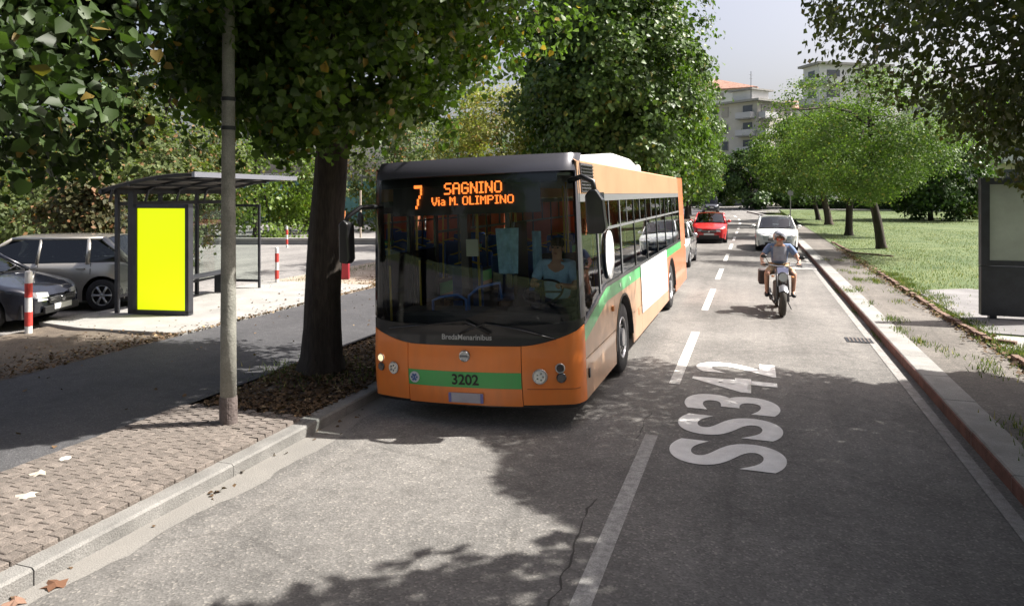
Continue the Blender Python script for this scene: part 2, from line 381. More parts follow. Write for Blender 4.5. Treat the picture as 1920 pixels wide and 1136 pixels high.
# low edging of old bricks along the lawn
edg = bpy.data.objects.new('lawn_edging', None); COL.objects.link(edg); edg['kind'] = 'structure'
EM = mat('edging_brick', (0.16, 0.10, 0.075), 0.9, var=0.4, vscale=8, bump=0.5, bscale=60, fine=0.3, fscale=120)
rnd = random.Random(5)
def edge_line(pts):
    for (xa, ya), (xb, yb) in zip(pts[:-1], pts[1:]):
        L = math.hypot(xb - xa, yb - ya); n = max(1, int(L / 0.27)); a = math.atan2(yb - ya, xb - xa)
        for k in range(n):
            if rnd.random() < 0.10: continue
            t = (k + .5) / n
            q = MB(); q.box((xa + (xb - xa) * t + rnd.uniform(-.015, .015), ya + (yb - ya) * t, 0.125 + rnd.uniform(-.01, .015)), (0.25, 0.09, 0.12), a + rnd.uniform(-.06, .06)); q.obj('edging_brick', EM, edg)
edge_line([(3.53, 24), (3.50, 15.6), (3.58, 13.4), (3.95, 13.15), (5.2, 12.9)])
edge_line([(3.56, 12.2), (3.52, 6)])
edge_line([(4.9, 30.0), (3.7, 31.5), (3.6, 38)])
# white painted markings
def marking(x0, x1, y0, y1, name='lane_line'):
    ys = lin(y0, y1, max(1, int((y1 - y0) / 1.5)))
    return sheet(name, WPAINT, [x0, x1], ys, lambda x, y: road_z(x, y) + 0.005)
HALFW = mat('half_worn_paint', (0.24, 0.235, 0.225), 0.85, var=0.4, vscale=14, color2=(0.42, 0.41, 0.39), bump=0.3, bscale=150, fine=0.25, fscale=100)
sheet('centre_line', HALFW, [-1.06, -0.93], lin(3.0, 7.62, 4), lambda x, y: road_z(x, y) + 0.005)
marking(-1.06, -0.93, -6, 0.5, 'centre_line')
for ya, yb in ((9.75, 13.5), (16.1, 19.7), (21.9, 25.05), (27.8, 31.3), (34, 37.3), (40.2, 43.5), (46.5, 49.6), (52.6, 55.8)):
    marking(-1.05, -0.91, ya, yb, 'lane_dash')
for ya, yb in ((60, 64), (69, 73), (79, 83)):
    b = MB(); b.grid(lambda i, j: (cx(ya + (yb - ya) * j / 2) + (-.1, .1)[i], ya + (yb - ya) * j / 2, road_z(cx(ya), ya) + 0.012), 1, 2); b.obj('lane_dash', WPAINT, kind='structure')
WORN = mat('very_worn_paint', (0.19, 0.18, 0.17), 0.85, var=0.5, vscale=12, color2=(0.31, 0.30, 0.29), bump=0.3, bscale=150, fine=0.25, fscale=100)
b = MB(); ys = lin(-10, 30, 40); b.grid(lambda i, j: ((1.86, 1.98)[i], ys[j], road_z(1.9, ys[j]) + 0.007), 1, 40); b.obj('edge_line', WORN, kind='structure')
for yy in (29.3, 30.4):
    b = MB(); b.box((2.5, yy, 0.12), (1.2, 0.5, 0.008)); 
b = MB(); b.grid(lambda i, j: ((1.15, 2.0)[i], (25.9, 28.3)[j], road_z(1.5, 26) + 0.009), 1, 1); b.obj('painted_bar', WPAINT, kind='structure')
# jagged cracks beside the centre line and along the right wheel track
for (x0, ya, yb, wd, sd) in ((-1.17, 3.2, 5.9, .009, 1), (-1.14, 7.2, 8.4, .005, 2)):
    rr = random.Random(sd); ys = lin(ya, yb, int((yb - ya) / .07)); xx = x0; xs = []
    for y in ys: xx += rr.uniform(-.022, .022) + (x0 - xx) * .08; xs.append(xx)
    ws = [wd * rr.uniform(.25, 1.3) for _ in ys]
    b = MB(); b.grid(lambda i, j: (xs[j] + (ws[j] if i else -ws[j]), ys[j], road_z(xs[j], ys[j]) + .003), 1, len(ys) - 1); b.obj('road_crack', mat('crack_dark', (.05, .047, .043), .95), kind='structure')
# SS342 on the road: one mesh per character
tm_y = 7.30
for ch, yc in (('S', 7.30), ('S', 8.18), ('3', 9.06), ('4', 9.98), ('2', 10.92)):
    me = text_mesh(ch, 1.0, offset=0.028)
    bm = bmesh.new(); bm.from_mesh(me)
    bmesh.ops.subdivide_edges(bm, edges=bm.edges, cuts=1)
    xs_ = [v.co.x for v in bm.verts]; ys_ = [v.co.y for v in bm.verts]
    mx_, my_ = (max(xs_) + min(xs_)) / 2, (max(ys_) + min(ys_)) / 2; sx_, sy_ = 0.72 / (max(xs_) - min(xs_)), 1.08 / (max(ys_) - min(ys_))
    for v in bm.verts:
        lx, ly = (v.co.x - mx_) * sx_, (v.co.y - my_) * sy_
        X, Y = -0.24 - ly, yc + lx
        v.co = (X, Y, road_z(X, Y) + 0.006)
    bm.to_mesh(me); bm.free(); me.materials.clear()
    me.materials.append(mat('road_letter_paint', (0.66, 0.65, 0.63), 0.8, var=0.12, vscale=6, color2=(0.82, 0.81, 0.79), bump=0.25, bscale=150, fine=0.12, fscale=160))
    o = link('road_lettering', me); o['kind'] = 'structure'
# small drain grate by the right kerb
dr = thing('drain_grate', 'small dark iron drain grate in the road beside the red edged kerb', 'drain', (1.72, 13.75, road_z(1.7, 13.7) + 0.006))
q = MB(); q.box((0, 0, 0), (0.42, 0.42, 0.008)); q.obj('grate_frame', DARKM, dr)
for k in range(6):
    q = MB(); q.box((-0.15 + k * .06, 0, 0.008), (0.025, 0.34, 0.008)); q.obj('grate_bar', mat('rusty_iron', (0.12, 0.10, 0.09), 0.8), dr)

# ------------------------------------------------------------------ foliage
def leaf_mat(name, c_dark, c_light, c_odd=(0.30, 0.17, 0.03), odd=0.03, trans=0.35, rough=0.45):
    m = bpy.data.materials.new(name); m.use_nodes = True; n = m.node_tree; L = n.links.new
    b = n.nodes['Principled BSDF']; out = n.nodes['Material Output']
    a = n.nodes.new('ShaderNodeAttribute'); a.attribute_name = 'tint'
    r = n.nodes.new('ShaderNodeValToRGB'); e = r.color_ramp.elements
    e[0].position = 0; e[0].color = (*c_dark, 1); e[1].position = 1 - odd - 0.02; e[1].color = (*c_light, 1); q = e.new(1 - odd); q.color = (*c_odd, 1)
    L(a.outputs['Fac'], r.inputs[0]); L(r.outputs[0], b.inputs['Base Color'])
    b.inputs['Roughness'].default_value = rough; b.inputs['Specular IOR Level'].default_value = 0.28
    t = n.nodes.new('ShaderNodeBsdfTranslucent')
    mu = n.nodes.new('ShaderNodeMix'); mu.data_type = 'RGBA'; mu.blend_type = 'MULTIPLY'; mu.inputs[0].default_value = 1; mu.inputs[7].default_value = (1.3, 1.5, 0.5, 1)
    L(r.outputs[0], mu.inputs[6]); L(mu.outputs[2], t.inputs[0])
    mx = n.nodes.new('ShaderNodeMixShader'); mx.inputs[0].default_value = trans
    L(b.outputs[0], mx.inputs[1]); L(t.outputs[0], mx.inputs[2]); L(mx.outputs[0], out.inputs[0])
    return m
HEX = np.array([[0, .06, 0], [.36, .05, .04], [.46, .50, .10], [0, 1.05, -.14], [-.46, .50, .10], [-.36, .05, .04]])
QUAD = np.array([[0, 0, 0], [.36, .45, .06], [0, 1.0, -.04], [-.36, .45, .06]])
def leaves(name, m, P, size, parent=None, up=0.6, hexa=True, seed=0, narrow=1.0, hint=None, jit=.5, **kw):
    r = np.random.default_rng(seed); N = len(P)
    T = HEX if hexa else QUAD
    T = T * np.array([narrow, 1, 1])
    nz = r.normal(size=(N, 3))
    if hint is None: nz[:, 2] = np.abs(nz[:, 2]) * 0.7 + up * 1.6
    else: nz = hint + nz * jit
    nz /= np.linalg.norm(nz, axis=1)[:, None]
    d = r.normal(size=(N, 3)); d[:, 2] -= 0.5; d -= (d * nz).sum(1)[:, None] * nz; d /= np.linalg.norm(d, axis=1)[:, None]
    s = np.cross(d, nz); S = size * r.uniform(0.6, 1.25, N)
    V = P[:, None, :] + S[:, None, None] * (T[None, :, 0:1] * s[:, None, :] + T[None, :, 1:2] * d[:, None, :] + T[None, :, 2:3] * nz[:, None, :])
    k = len(T); base = (np.arange(N) * k)[:, None]
    pat = np.array([[0, 1, 2, 3], [3, 4, 5, 0]]) if hexa else np.array([[0, 1, 2, 3]])
    Fc = (base[:, :, None] + pat[None]).reshape(-1, 4)
    me = bpy.data.meshes.new(name); me.vertices.add(N * k); me.vertices.foreach_set('co', V.reshape(-1).astype(np.float32))
    nf = len(Fc); me.loops.add(nf * 4); me.loops.foreach_set('vertex_index', Fc.reshape(-1).astype(np.int32))
    me.polygons.add(nf); me.polygons.foreach_set('loop_start', (np.arange(nf) * 4).astype(np.int32))
    try: me.polygons.foreach_set('loop_total', np.full(nf, 4, dtype=np.int32))
    except Exception: pass
    me.update(calc_edges=True)
    at = me.attributes.new('tint', 'FLOAT', 'POINT'); at.data.foreach_set('value', np.repeat(r.random(N), k).astype(np.float32))
    me.materials.append(m)
    return link(name, me, parent, **kw)
def crown_points(c, R, ncl, per, spread, seed, shell=0.55, power=2.0, allow=None, flat=0.6, bough=None):
    """boughs -> clumps -> leaves, through the outer part of an uneven super-ellipsoid"""
    r = np.random.default_rng(seed); cen = []; nrm = []; tries = 0
    ph = r.uniform(0, 6.28, 6); R = np.array(R, float); c = np.array(c, float)
    bough = bough or 0.24 * R.mean(); k_in = 12
    while len(cen) < ncl and tries < 60000:
        tries += 1
        d = r.normal(size=3); d /= np.linalg.norm(d)
        s = (np.abs(d) ** power).sum() ** (-1 / power); az = math.atan2(d[1], d[0])
        lob = 1 + 0.10 * math.sin(3 * az + ph[0] + d[2] * 3) + 0.08 * math.sin(5 * az + ph[1] - d[2] * 4) + 0.06 * math.sin(9 * az + ph[2] + d[2] * 9)
        k = r.uniform(shell ** 3, 1) ** (1 / 3)
        bc = c + d * s * k * lob * R
        out = d * np.array([1, 1, .6]); out[2] += .55; out /= np.linalg.norm(out)
        t1 = np.cross(out, [0, 0, 1.0]); t1 /= (np.linalg.norm(t1) + 1e-6); t2 = np.cross(out, t1)
        bs = bough * r.uniform(.55, 1.25)
        for q_ in range(k_in):
            u_, v_ = r.normal(size=2) * .55; w_ = r.normal() * .12 - .30 * (u_ * u_ + v_ * v_)
            p = bc + bs * (u_ * t1 + v_ * t2 + w_ * out)
            if allow is not None and not allow(p): continue
            cen.append(p); nn = out + .55 * (u_ * t1 + v_ * t2); nrm.append(nn / np.linalg.norm(nn))
    cen = np.array(cen[:ncl]); nrm = np.array(nrm[:ncl])
    n = np.maximum(3, (per * r.uniform(0.5, 1.5, len(cen))).astype(int))
    P = np.repeat(cen, n, axis=0); Hn = np.repeat(nrm, n, axis=0); off = r.normal(size=P.shape) * spread; off[:, 2] *= flat
    off[:, 2] -= 0.35 * np.hypot(off[:, 0], off[:, 1])
    P = P + off
    if allow is not None: 
        kk = np.array([allow(p) for p in P]); P = P[kk]; Hn = Hn[kk]
    return P, cen, Hn
BARK = mat('bark_dark', (0.024, 0.019, 0.016), 0.95, var=0.4, vscale=6, color2=(0.058, 0.046, 0.037), bump=1.0, bscale=14, fine=0.3, fscale=40, stretch=(1, 1, 0.18))
BARK2 = mat('bark_brown', (0.07, 0.052, 0.042), 0.95, var=0.3, vscale=8, bump=0.8, bscale=16, stretch=(1, 1, 0.25))
def trunk_mesh(base, top, r0, r1, cen=None, nl=7, seed=0, ridges=0.05, flare=1.5, n=20):
    r = random.Random(seed); b = MB()
    B, T = Vector(base), Vector(top); H = (T - B).length; seg = max(6, int(H / 0.35))
    pts = []; ph = [r.uniform(0, 6) for _ in range(4)]
    vs = []; fs = []
    for i in range(seg + 1):
        t = i / seg; p = B.lerp(T, t) + Vector((math.sin(t * 4 + ph[0]), math.cos(t * 3.4 + ph[1]), 0)) * 0.035 * H * t * (1 - t) * 1.5
        rr = r0 + (r1 - r0) * t; fl = 1 + (flare - 1) * math.exp(-t * H / 0.22)
        for k in range(n):
            a = 2 * PI * k / n
            rd = rr * (1 + ridges * math.sin(7 * a + ph[2] + t * 3) + ridges * 0.6 * math.sin(11 * a + ph[3] - t * 5) + r.uniform(-1, 1) * ridges * 0.35)
            rd *= 1 + (fl - 1) * (1 + 0.35 * math.sin(5 * a + ph[0]))
            vs.append(p + Vector((math.cos(a), math.sin(a), 0)) * rd)
    for i in range(seg):
        for k in range(n): fs.append((i * n + k, i * n + (k + 1) % n, (i + 1) * n + (k + 1) % n, (i + 1) * n + k))
    fs.append(tuple(seg * n + k for k in range(n)))
    b.add(vs, fs); return b, T, H
def branches(B, T, r1, cen, nl, seed, lowest=0.75):
    r = random.Random(seed); out = []
    idx = r.sample(range(len(cen)), min(nl, len(cen)))
    B, T = Vector(B), Vector(T)
    for k, i in enumerate(idx):
        e = Vector(cen[i]); s = B.lerp(T, r.uniform(lowest, 1.0))
        mid = s.lerp(e, 0.45) + Vector((r.uniform(-.2, .2), r.uniform(-.2, .2), r.uniform(0.0, .4))) * (e - s).length * 0.35
        q = MB(); L = (e - s).length; rr = r1 * r.uniform(0.35, 0.6)
        pts = [s, s.lerp(mid, .5) + Vector((0, 0, .04 * L)), mid, mid.lerp(e, .5) + Vector((r.uniform(-.1, .1), r.uniform(-.1, .1), 0)), e]
        q.tube(pts, [rr, rr * .8, rr * .6, rr * .35, rr * .12], 7); 
        for t2 in range(3):
            a = mid.lerp(e, r.uniform(0, .7)); c2 = Vector(cen[r.randrange(len(cen))]); dd = (c2 - a); dd = dd.normalized() * min(dd.length, L * 0.45)
            q.tube([a, a + dd * .5 + Vector((0, 0, .08)), a + dd], [rr * .3, rr * .2, rr * .06], 5)
        out.append(q)
    return out
def tree(name, label, base, r0, forkz, c, R, ncl, per, spread, lsize, lm, seed, group=None, hexa=True, allow=None, nbr=9, cat='tree', lean=(0, 0), power=2.0, shell=0.5, bark=None, up=0.6, flat=0.6, narrow=1.0, ridges=0.05, topfrac=0.35, bough=None, jit=.5):
    t = thing(name, label, cat, base, group=group)
    L = Vector(base)
    top = (lean[0], lean[1], forkz)
    cl = tuple(np.array(c) - np.array(base))
    al = (lambda p: allow(p + np.array(base))) if allow else None
    P, cen, Hn = crown_points(cl, R, ncl, per, spread, seed, shell, power, al, flat, bough)
    apex = (cl[0] * .6 + lean[0] * .4, cl[1] * .6 + lean[1] * .4, forkz + (cl[2] + R[2] * topfrac - forkz))
    b, T, H = trunk_mesh((0, 0, -0.12), top, r0, r0 * 0.78, seed=seed, ridges=ridges)
    b.tube([Vector(top) - Vector((0, 0, .05)), Vector(top).lerp(Vector(apex), .5), apex], [r0 * .78, r0 * .5, r0 * .2], 12)
    b.obj('trunk', bark or BARK, t, smooth=True)
    for q in branches(top, apex, r0 * .8, cen, nbr, seed, 0.0): q.obj('branch', bark or BARK, t, smooth=True)
    leaves('crown', lm, P, lsize, t, up=up, hexa=hexa, seed=seed, narrow=narrow, hint=Hn, jit=jit)
    return t
LM_LIME = leaf_mat('lime_leaf', (0.034, 0.062, 0.016), (0.095, 0.155, 0.032), (0.26, 0.17, 0.04), 0.022, 0.42)
LM_ROW = leaf_mat('row_leaf', (0.038, 0.072, 0.018), (0.105, 0.17, 0.038), (0.16, 0.15, 0.03), 0.02, 0.30)
LM_YEL = leaf_mat('yellow_green_leaf', (0.14, 0.155, 0.04), (0.30, 0.30, 0.09), (0.34, 0.22, 0.10), 0.08, 0.4, 0.6)
LM_OVER = leaf_mat('dark_small_leaf', (0.045, 0.058, 0.024), (0.085, 0.105, 0.042), (0.11, 0.08, 0.04), 0.02, 0.3, 0.6)
LM_FEATH = leaf_mat('feathery_leaf', (0.070, 0.122, 0.030), (0.145, 0.22, 0.060), (0.24, 0.24, 0.08), 0.04, 0.35, 0.6)
LM_DARK = leaf_mat('deep_green_leaf', (0.032, 0.062, 0.020), (0.075, 0.13, 0.038), (0.08, 0.12, 0.03), 0.03, 0.28)
LM_BRIGHT = leaf_mat('bright_green_leaf', (0.07, 0.12, 0.02), (0.14, 0.20, 0.04), (0.2, 0.2, 0.05), 0.03, 0.35)
LM_BUSH = leaf_mat('dusty_bush_leaf', (0.05, 0.075, 0.022), (0.125, 0.155, 0.05), (0.26, 0.15, 0.07), 0.06, 0.35, 0.6)
RX = 5.45
def lump(p, f=1.1): return noise.noise(Vector((p[0] * f, p[1] * f, p[2] * f))) + .5 * noise.noise(Vector((p[0] * f * 3, p[1] * f * 3, p[2] * f * 3)))
def lit_ground(p):
    """open sunlit paving and road between the two lime trees"""
    xs_, ys_ = p[0] - 0.72 * p[2], p[1] - 0.36 * p[2]
    return -7.0 < xs_ < -1.5 and 3.9 < ys_ < min(6.55, 4.95 + 1.7 * (xs_ + 6.73)) + .12 * math.sin(xs_ * 9)
LM_SHADED = leaf_mat('shaded_lime_leaf', (0.018, 0.034, 0.011), (0.050, 0.086, 0.022), (0.17, 0.12, 0.03), 0.015, 0.28, .5)  # lime leaf darkened: shade of the neighbouring trees is put into the colour
G_L = 'lime trees planted along the left kerb'
tree('lime_tree', 'big dark trunked lime tree rising from the leaf strewn strip beside the bus', (-5.45, 8.44, 0.09), 0.255, 3.3, (-5.1, 8.35, 6.45), (3.45, 3.3, 3.65), 3600, 30, 0.16, 0.098, LM_LIME, 11, G_L, jit=.85, allow=lambda p: not lit_ground(p) and p[0] > -.92 * p[1] + 1.1 * lump(p) and (p[2] > 3.25 + 1.0 * lump(p, 1.4) + 1.0 * max(0, p[0] + 4.5)), nbr=14, lean=(0.22, -0.1), shell=0.35, power=2.3, topfrac=0.5, ridges=0.055)
def al0(p):
    if lit_ground(p): return False
    if p[0] > -1.0 * p[1] + 1.2 * lump(p) - .1 + .45 * max(0, 3.6 - p[2]): return p[2] > 4.9 and p[1] < 3
    return p[2] > 2.95 + .9 * lump(p, 1.6) - .10 * max(0, p[1] - 3)
tree('lime_tree', 'nearest lime tree whose big hanging leaves fill the top left corner', (-7.6, 2.2, 0.09), 0.23, 3.0, (-6.9, 3.3, 5.2), (3.3, 3.3, 3.3), 2900, 28, 0.15, 0.094, LM_SHADED, 12, G_L, nbr=14, jit=1.0, lean=(.2, .1), shell=0.3, power=2.4, allow=al0)
row = [(25, 4.0, 1.0, 'tall lime tree with its dense crown right behind the bus roof'), (34, 3.8, 1.0, 'second lime tree in the row behind the bus'), (43, 3.7, .95, 'third lime tree in the row behind the bus'), (52, 3.6, .92, 'fourth lime tree in the row, above the red hatchback'), (61, 3.5, .9, 'fifth lime tree of the left row'), (71, 3.4, .85, 'sixth lime tree of the left row, next to the last one'), (82, 3.4, .8, 'farthest lime tree of the left row, near the dark van')]
for i, (y, r_, k, lb) in enumerate(row):
    n = 2600 if i == 0 else (1700 if i < 3 else 900)
    bx = -5.75 + (cx(y) + 1)
    tree('lime_tree', lb, (bx, y, 0.08), 0.24, 3.2, (bx + (.9 if i == 0 else 0), y, 6.9 * k), (r_ * (.82 if i == 0 else 1), r_, 4.3 * k), n, 22 if i < 2 else 18, 0.22, 0.15 if i < 2 else 0.22, LM_ROW, 20 + i, G_L, hexa=i < 2, nbr=8, shell=0.5, power=2.3)
# overhanging trees on the right side of the road, near the camera
def shade(p):   # where this leaf's shadow meets the road
    return p[0] - 0.72 * p[2], p[1] - 0.36 * p[2]
def al_over(p):
    x, y, z = p; xs_, ys_ = shade(p)
    if ys_ > 10.95 + 0.18 * math.sin(xs_ * 3.1) + 0.12 * math.sin(xs_ * 7.3) : return False
    if xs_ < -2.75 + max(0, 6.9 - ys_) * .88 + 0.2 * math.sin(ys_ * 4): return False
    k = (x - 0.05 * y)                    # distance right of the open view down the road
    tb = ((-1, 4.8), (0, 4.7), (.4, 4.2), (.8, 3.85), (1.6, 3.65), (2.0, 3.3), (2.25, 2.75), (3.1, 2.5), (9, 2.5))
    zb = 2.5
    for (a_, va), (b_, vb) in zip(tb[:-1], tb[1:]):
        if a_ <= k <= b_: zb = va + (vb - va) * (k - a_) / (b_ - a_)
    if y < 9: zb = max(zb, 2.9)
    if y < 6.5: zb = max(zb, 4.2)
    return z > zb + 0.12 * math.sin(x * 5) and k > 0.05 + 0.12 * math.sin(z * 5)
tree('overhanging_tree', 'dark fine leaved tree hanging over the right kerb from outside the frame', (9.0, 8.0, 0.1), 0.28, 3.2, (6.3, 8.6, 5.4), (6.3, 5.2, 4.0), 6000, 36, 0.24, 0.102, LM_OVER, 41, None, allow=al_over, nbr=16, shell=0.2, power=3.6, lean=(-.5, 0), hexa=False, up=.3)
def al_b(p):
    xs_, ys_ = shade(p)
    return p[2] > 4.4 and ys_ < 4.1 + (xs_ + 2.6) * .85 + .15 * math.sin(xs_ * 5) and xs_ > -3.4
tree('overhanging_tree', 'second dark tree beside the camera, seen by its shade on the road', (8.0, 0.5, 0.1), 0.26, 3.4, (4.8, 3.5, 6.9), (5.8, 4.2, 2.9), 2600, 28, 0.27, 0.19, LM_OVER, 42, None, allow=al_b, nbr=8, shell=0.3, power=2.5, hexa=False, up=.3)
# trees behind the camera, seen as reflections in the windscreen
for k, (x, y) in enumerate(((-6, -7), (7, -8), (-6, -17), (7, -18))):
    tree('street_tree', ['leafy street tree behind the camera on the path side', 'leafy street tree behind the camera on the lawn side', 'farther street tree behind the camera on the path side', 'farther street tree behind the camera on the lawn side'][k], (x, y, 0.08), 0.24, 3.2, (x, y, 6.5), (4, 4, 4), 350, 18, 0.35, 0.28, LM_ROW, 60 + k, None, hexa=False, nbr=6, shell=.5)
# light feathery trees on the lawn
G_R = 'spreading trees along the lawn edge'
def al_f(p):
    xs_, ys_ = shade(p)
    if xs_ < 2.2 and (abs(ys_ - 29.2) < 1.0 or 33.4 < ys_ < 38.5): return False
    return p[2] > 2.25 + .3 * math.sin(p[0] * 2 + p[1]) + .75 * max(0, p[0] - 5.0) * (p[1] < 40)
for k, (x, y, r0, c, R, n, lb) in enumerate((
    (5.2, 34.2, 0.19, (4.3, 31.8, 5.0), (3.6, 5.0, 2.6), 620, 'nearest feathery tree with a leaning dark trunk on the lawn edge'),
    (5.1, 45.1, 0.2, (4.6, 45.5, 5.3), (3.7, 4.2, 2.9), 420, 'second feathery tree on the lawn, its trunk leaning right'),
    (5.4, 59.0, 0.26, (4.2, 59.5, 5.3), (4.3, 4.4, 2.9), 360, 'pale twin stemmed feathery tree, third along the lawn edge'),
    (5.5, 69.8, 0.2, (4.9, 70, 5.4), (4.2, 4.2, 2.9), 320, 'thin trunked feathery tree, farthest along the lawn edge'))):
    tree('feathery_tree', lb, (x, y, 0.1), r0, 2.4, c, R, n, 75, 0.36, 0.10 if k == 0 else 0.13 + .03 * k, LM_FEATH, 70 + k, G_R, hexa=False, allow=al_f, nbr=9, lean=(-.45 if k != 1 else .15, 0), bark=BARK2 if k == 2 else BARK, shell=0.35, flat=.30, power=2.2)
def W3(u, Z): x, y = W(u, Z); return x, y
def bush(name, label, u, Z, wpx, vtop, lm, n, per, ls, seed, group=None, low=0.0, cat='tree', depth=None, trunk=True, vbot=None):
    x, y = W(u, Z); px = F_PX / Z; rx = wpx / px / 2
    zt = CAM_H + (HOR - vtop) / px; z0 = gz(y) + low
    if vbot: z0 = max(z0, CAM_H + (HOR - vbot) / px)
    cz = (zt + z0) / 2; rz_ = (zt - z0) / 2
    return tree(name, label, (x, y, gz(y)), max(.08, .05 * rx), max(.5, cz - gz(y) - rz_ * .4), (x, y, cz), (rx, depth or rx, rz_), n, per, rx * 0.10, ls, lm, seed, group, hexa=False, nbr=4, shell=.55, power=2.4, cat=cat)
bush('broadleaf_tree', 'dark broad leaved tree with low branches on the lawn beside the feathery trees', 1745, 62, 185, 235, LM_DARK, 800, 22, 0.33, 81, vbot=404)
bush('broadleaf_tree', 'pale green bushy tree beside the dark broad leaved tree, near the ad pillar', 1815, 66, 90, 330, LM_BUSH, 260, 20, 0.26, 82)
bush('round_tree', 'bright green rounded tree behind the clipped hedge', 1362, 120, 78, 300, LM_BRIGHT, 300, 20, 0.4, 83)
bush('round_tree', 'small bright tree at the road end, left of the feathery trees', 1455, 118, 62, 318, LM_BRIGHT, 260, 20, 0.38, 84)
bush('round_tree', 'deep green tree standing below the grey apartment block', 1408, 106, 105, 268, LM_DARK, 400, 20, 0.5, 85)
bush('round_tree', 'dark tree mass at the road end behind the small bright tree', 1480, 108, 120, 262, LM_DARK, 420, 20, 0.5, 86)
bush('round_tree', 'tall dark tree left of the rounded tree, past the end of the lime row', 1318, 112, 80, 285, LM_DARK, 300, 20, 0.5, 87)
G_H = 'background trees across the lawn'
for k, (u, wv, vt) in enumerate(((1560, 130, 260), (1650, 130, 255), (1720, 120, 270), (1800, 140, 262), (1880, 130, 250), (1960, 150, 250))):
    bush('background_tree', ['dark background tree left of the leaning trunk, across the lawn', 'dark background tree behind the leaning trunk', 'background tree behind the dark broad leaved tree', 'background tree behind the pale bushy tree', 'background tree behind the ad pillar', 'background tree at the right edge behind the ad pillar'][k], u, 128, wv, vt, LM_DARK, 300, 20, 0.5, 90 + k, G_H)
# hedges
def hedge(name, label, x0, y0, x1, y1, w_, h, lm, n, ls, seed):
    L = math.hypot(x1 - x0, y1 - y0); a = math.atan2(y1 - y0, x1 - x0); z = gz((y0 + y1) / 2)
    t = thing(name, label, 'hedge', ((x0 + x1) / 2, (y0 + y1) / 2, z), a)
    r = np.random.default_rng(seed); P = r.uniform(-1, 1, (n, 3)); ax = r.integers(0, 3, n)
    sg = np.sign(r.uniform(-1, 1, n)); P[np.arange(n), ax] = sg * r.uniform(.75, 1.08, n)
    P = P * np.array([L / 2, w_ / 2, h / 2]) + np.array([0, 0, h / 2]); P[:, 2] += 0.08 * h * np.sin(P[:, 0] * 1.3)
    q = MB(); q.box((0, 0, h * .46), (L * .97, w_ * .8, h * .86)); q.obj('stems', mat('hedge_core', (0.02, 0.03, 0.012), 1), t)
    leaves('foliage', lm, P, ls, t, hexa=False, seed=seed)
xa, ya = W(1290, 127); xb, yb = W(1432, 131)
hedge('clipped_hedge', 'yellow green clipped hedge facing the far end of the road', xa, ya, xb, yb, 2.5, 2.1, LM_YEL, 9000, 0.3, 101)
xa, ya = W(1485, 108); xb, yb = W(1850, 100)
hedge('dark_hedge', 'long dark green hedge closing the lawn behind the leaning trunks', xa, ya, xb, yb, 2.2, 1.5, LM_DARK, 16000, 0.28, 102)
# trees and bushes behind the shelter and the parking lot
def lb_(k): return LB[k]
bush('pale_tree', 'sunlit yellow green tree behind the bus roof', 940, 33, 235, 140, LM_YEL, 900, 26, 0.15, 111)
LM_COP = leaf_mat('copper_leaf', (0.04, 0.045, 0.018), (0.10, 0.095, 0.038), (0.22, 0.11, 0.05), 0.10, .3, .6)
bush('copper_tree', 'reddish brown leaved small tree hanging low over the silver estate car', 148, 17.6, 165, 335, LM_COP, 420, 22, 0.13, 119, vbot=462)
G_B = 'bushy trees behind the parking lot'
LBS = ['bushy tree at the far left edge behind the silver estate car', 'bushy tree right behind the shelter roof', 'tall pale tree seen above the shelter roof', 'bushy tree between the lamp post and the big dark trunk', 'bushy tree left of the big trunk, low behind the bollard', 'bushy tree behind the bus mirror', 'dark tree behind the left windows of the bus', 'tree deep behind the silver estate car']
for k, (u, Z, wv, vt, lm, n) in enumerate(((60, 22, 330, 230, LM_BUSH, 900), (300, 24, 260, 235, LM_BUSH, 800), (310, 36, 240, 28, LM_BUSH, 700), (480, 40, 250, 200, LM_BRIGHT, 600), (590, 46, 160, 290, LM_BUSH, 400), (740, 50, 260, 180, LM_BUSH, 500), (860, 60, 260, 160, LM_DARK, 450), (160, 34, 380, 130, LM_DARK, 600))):
    bush('bushy_tree', LBS[k], u, Z, wv, vt, lm, n, 22, (0.14, 0.15, .2, .2, .22, .25, .3, .22)[k], 120 + k, G_B)
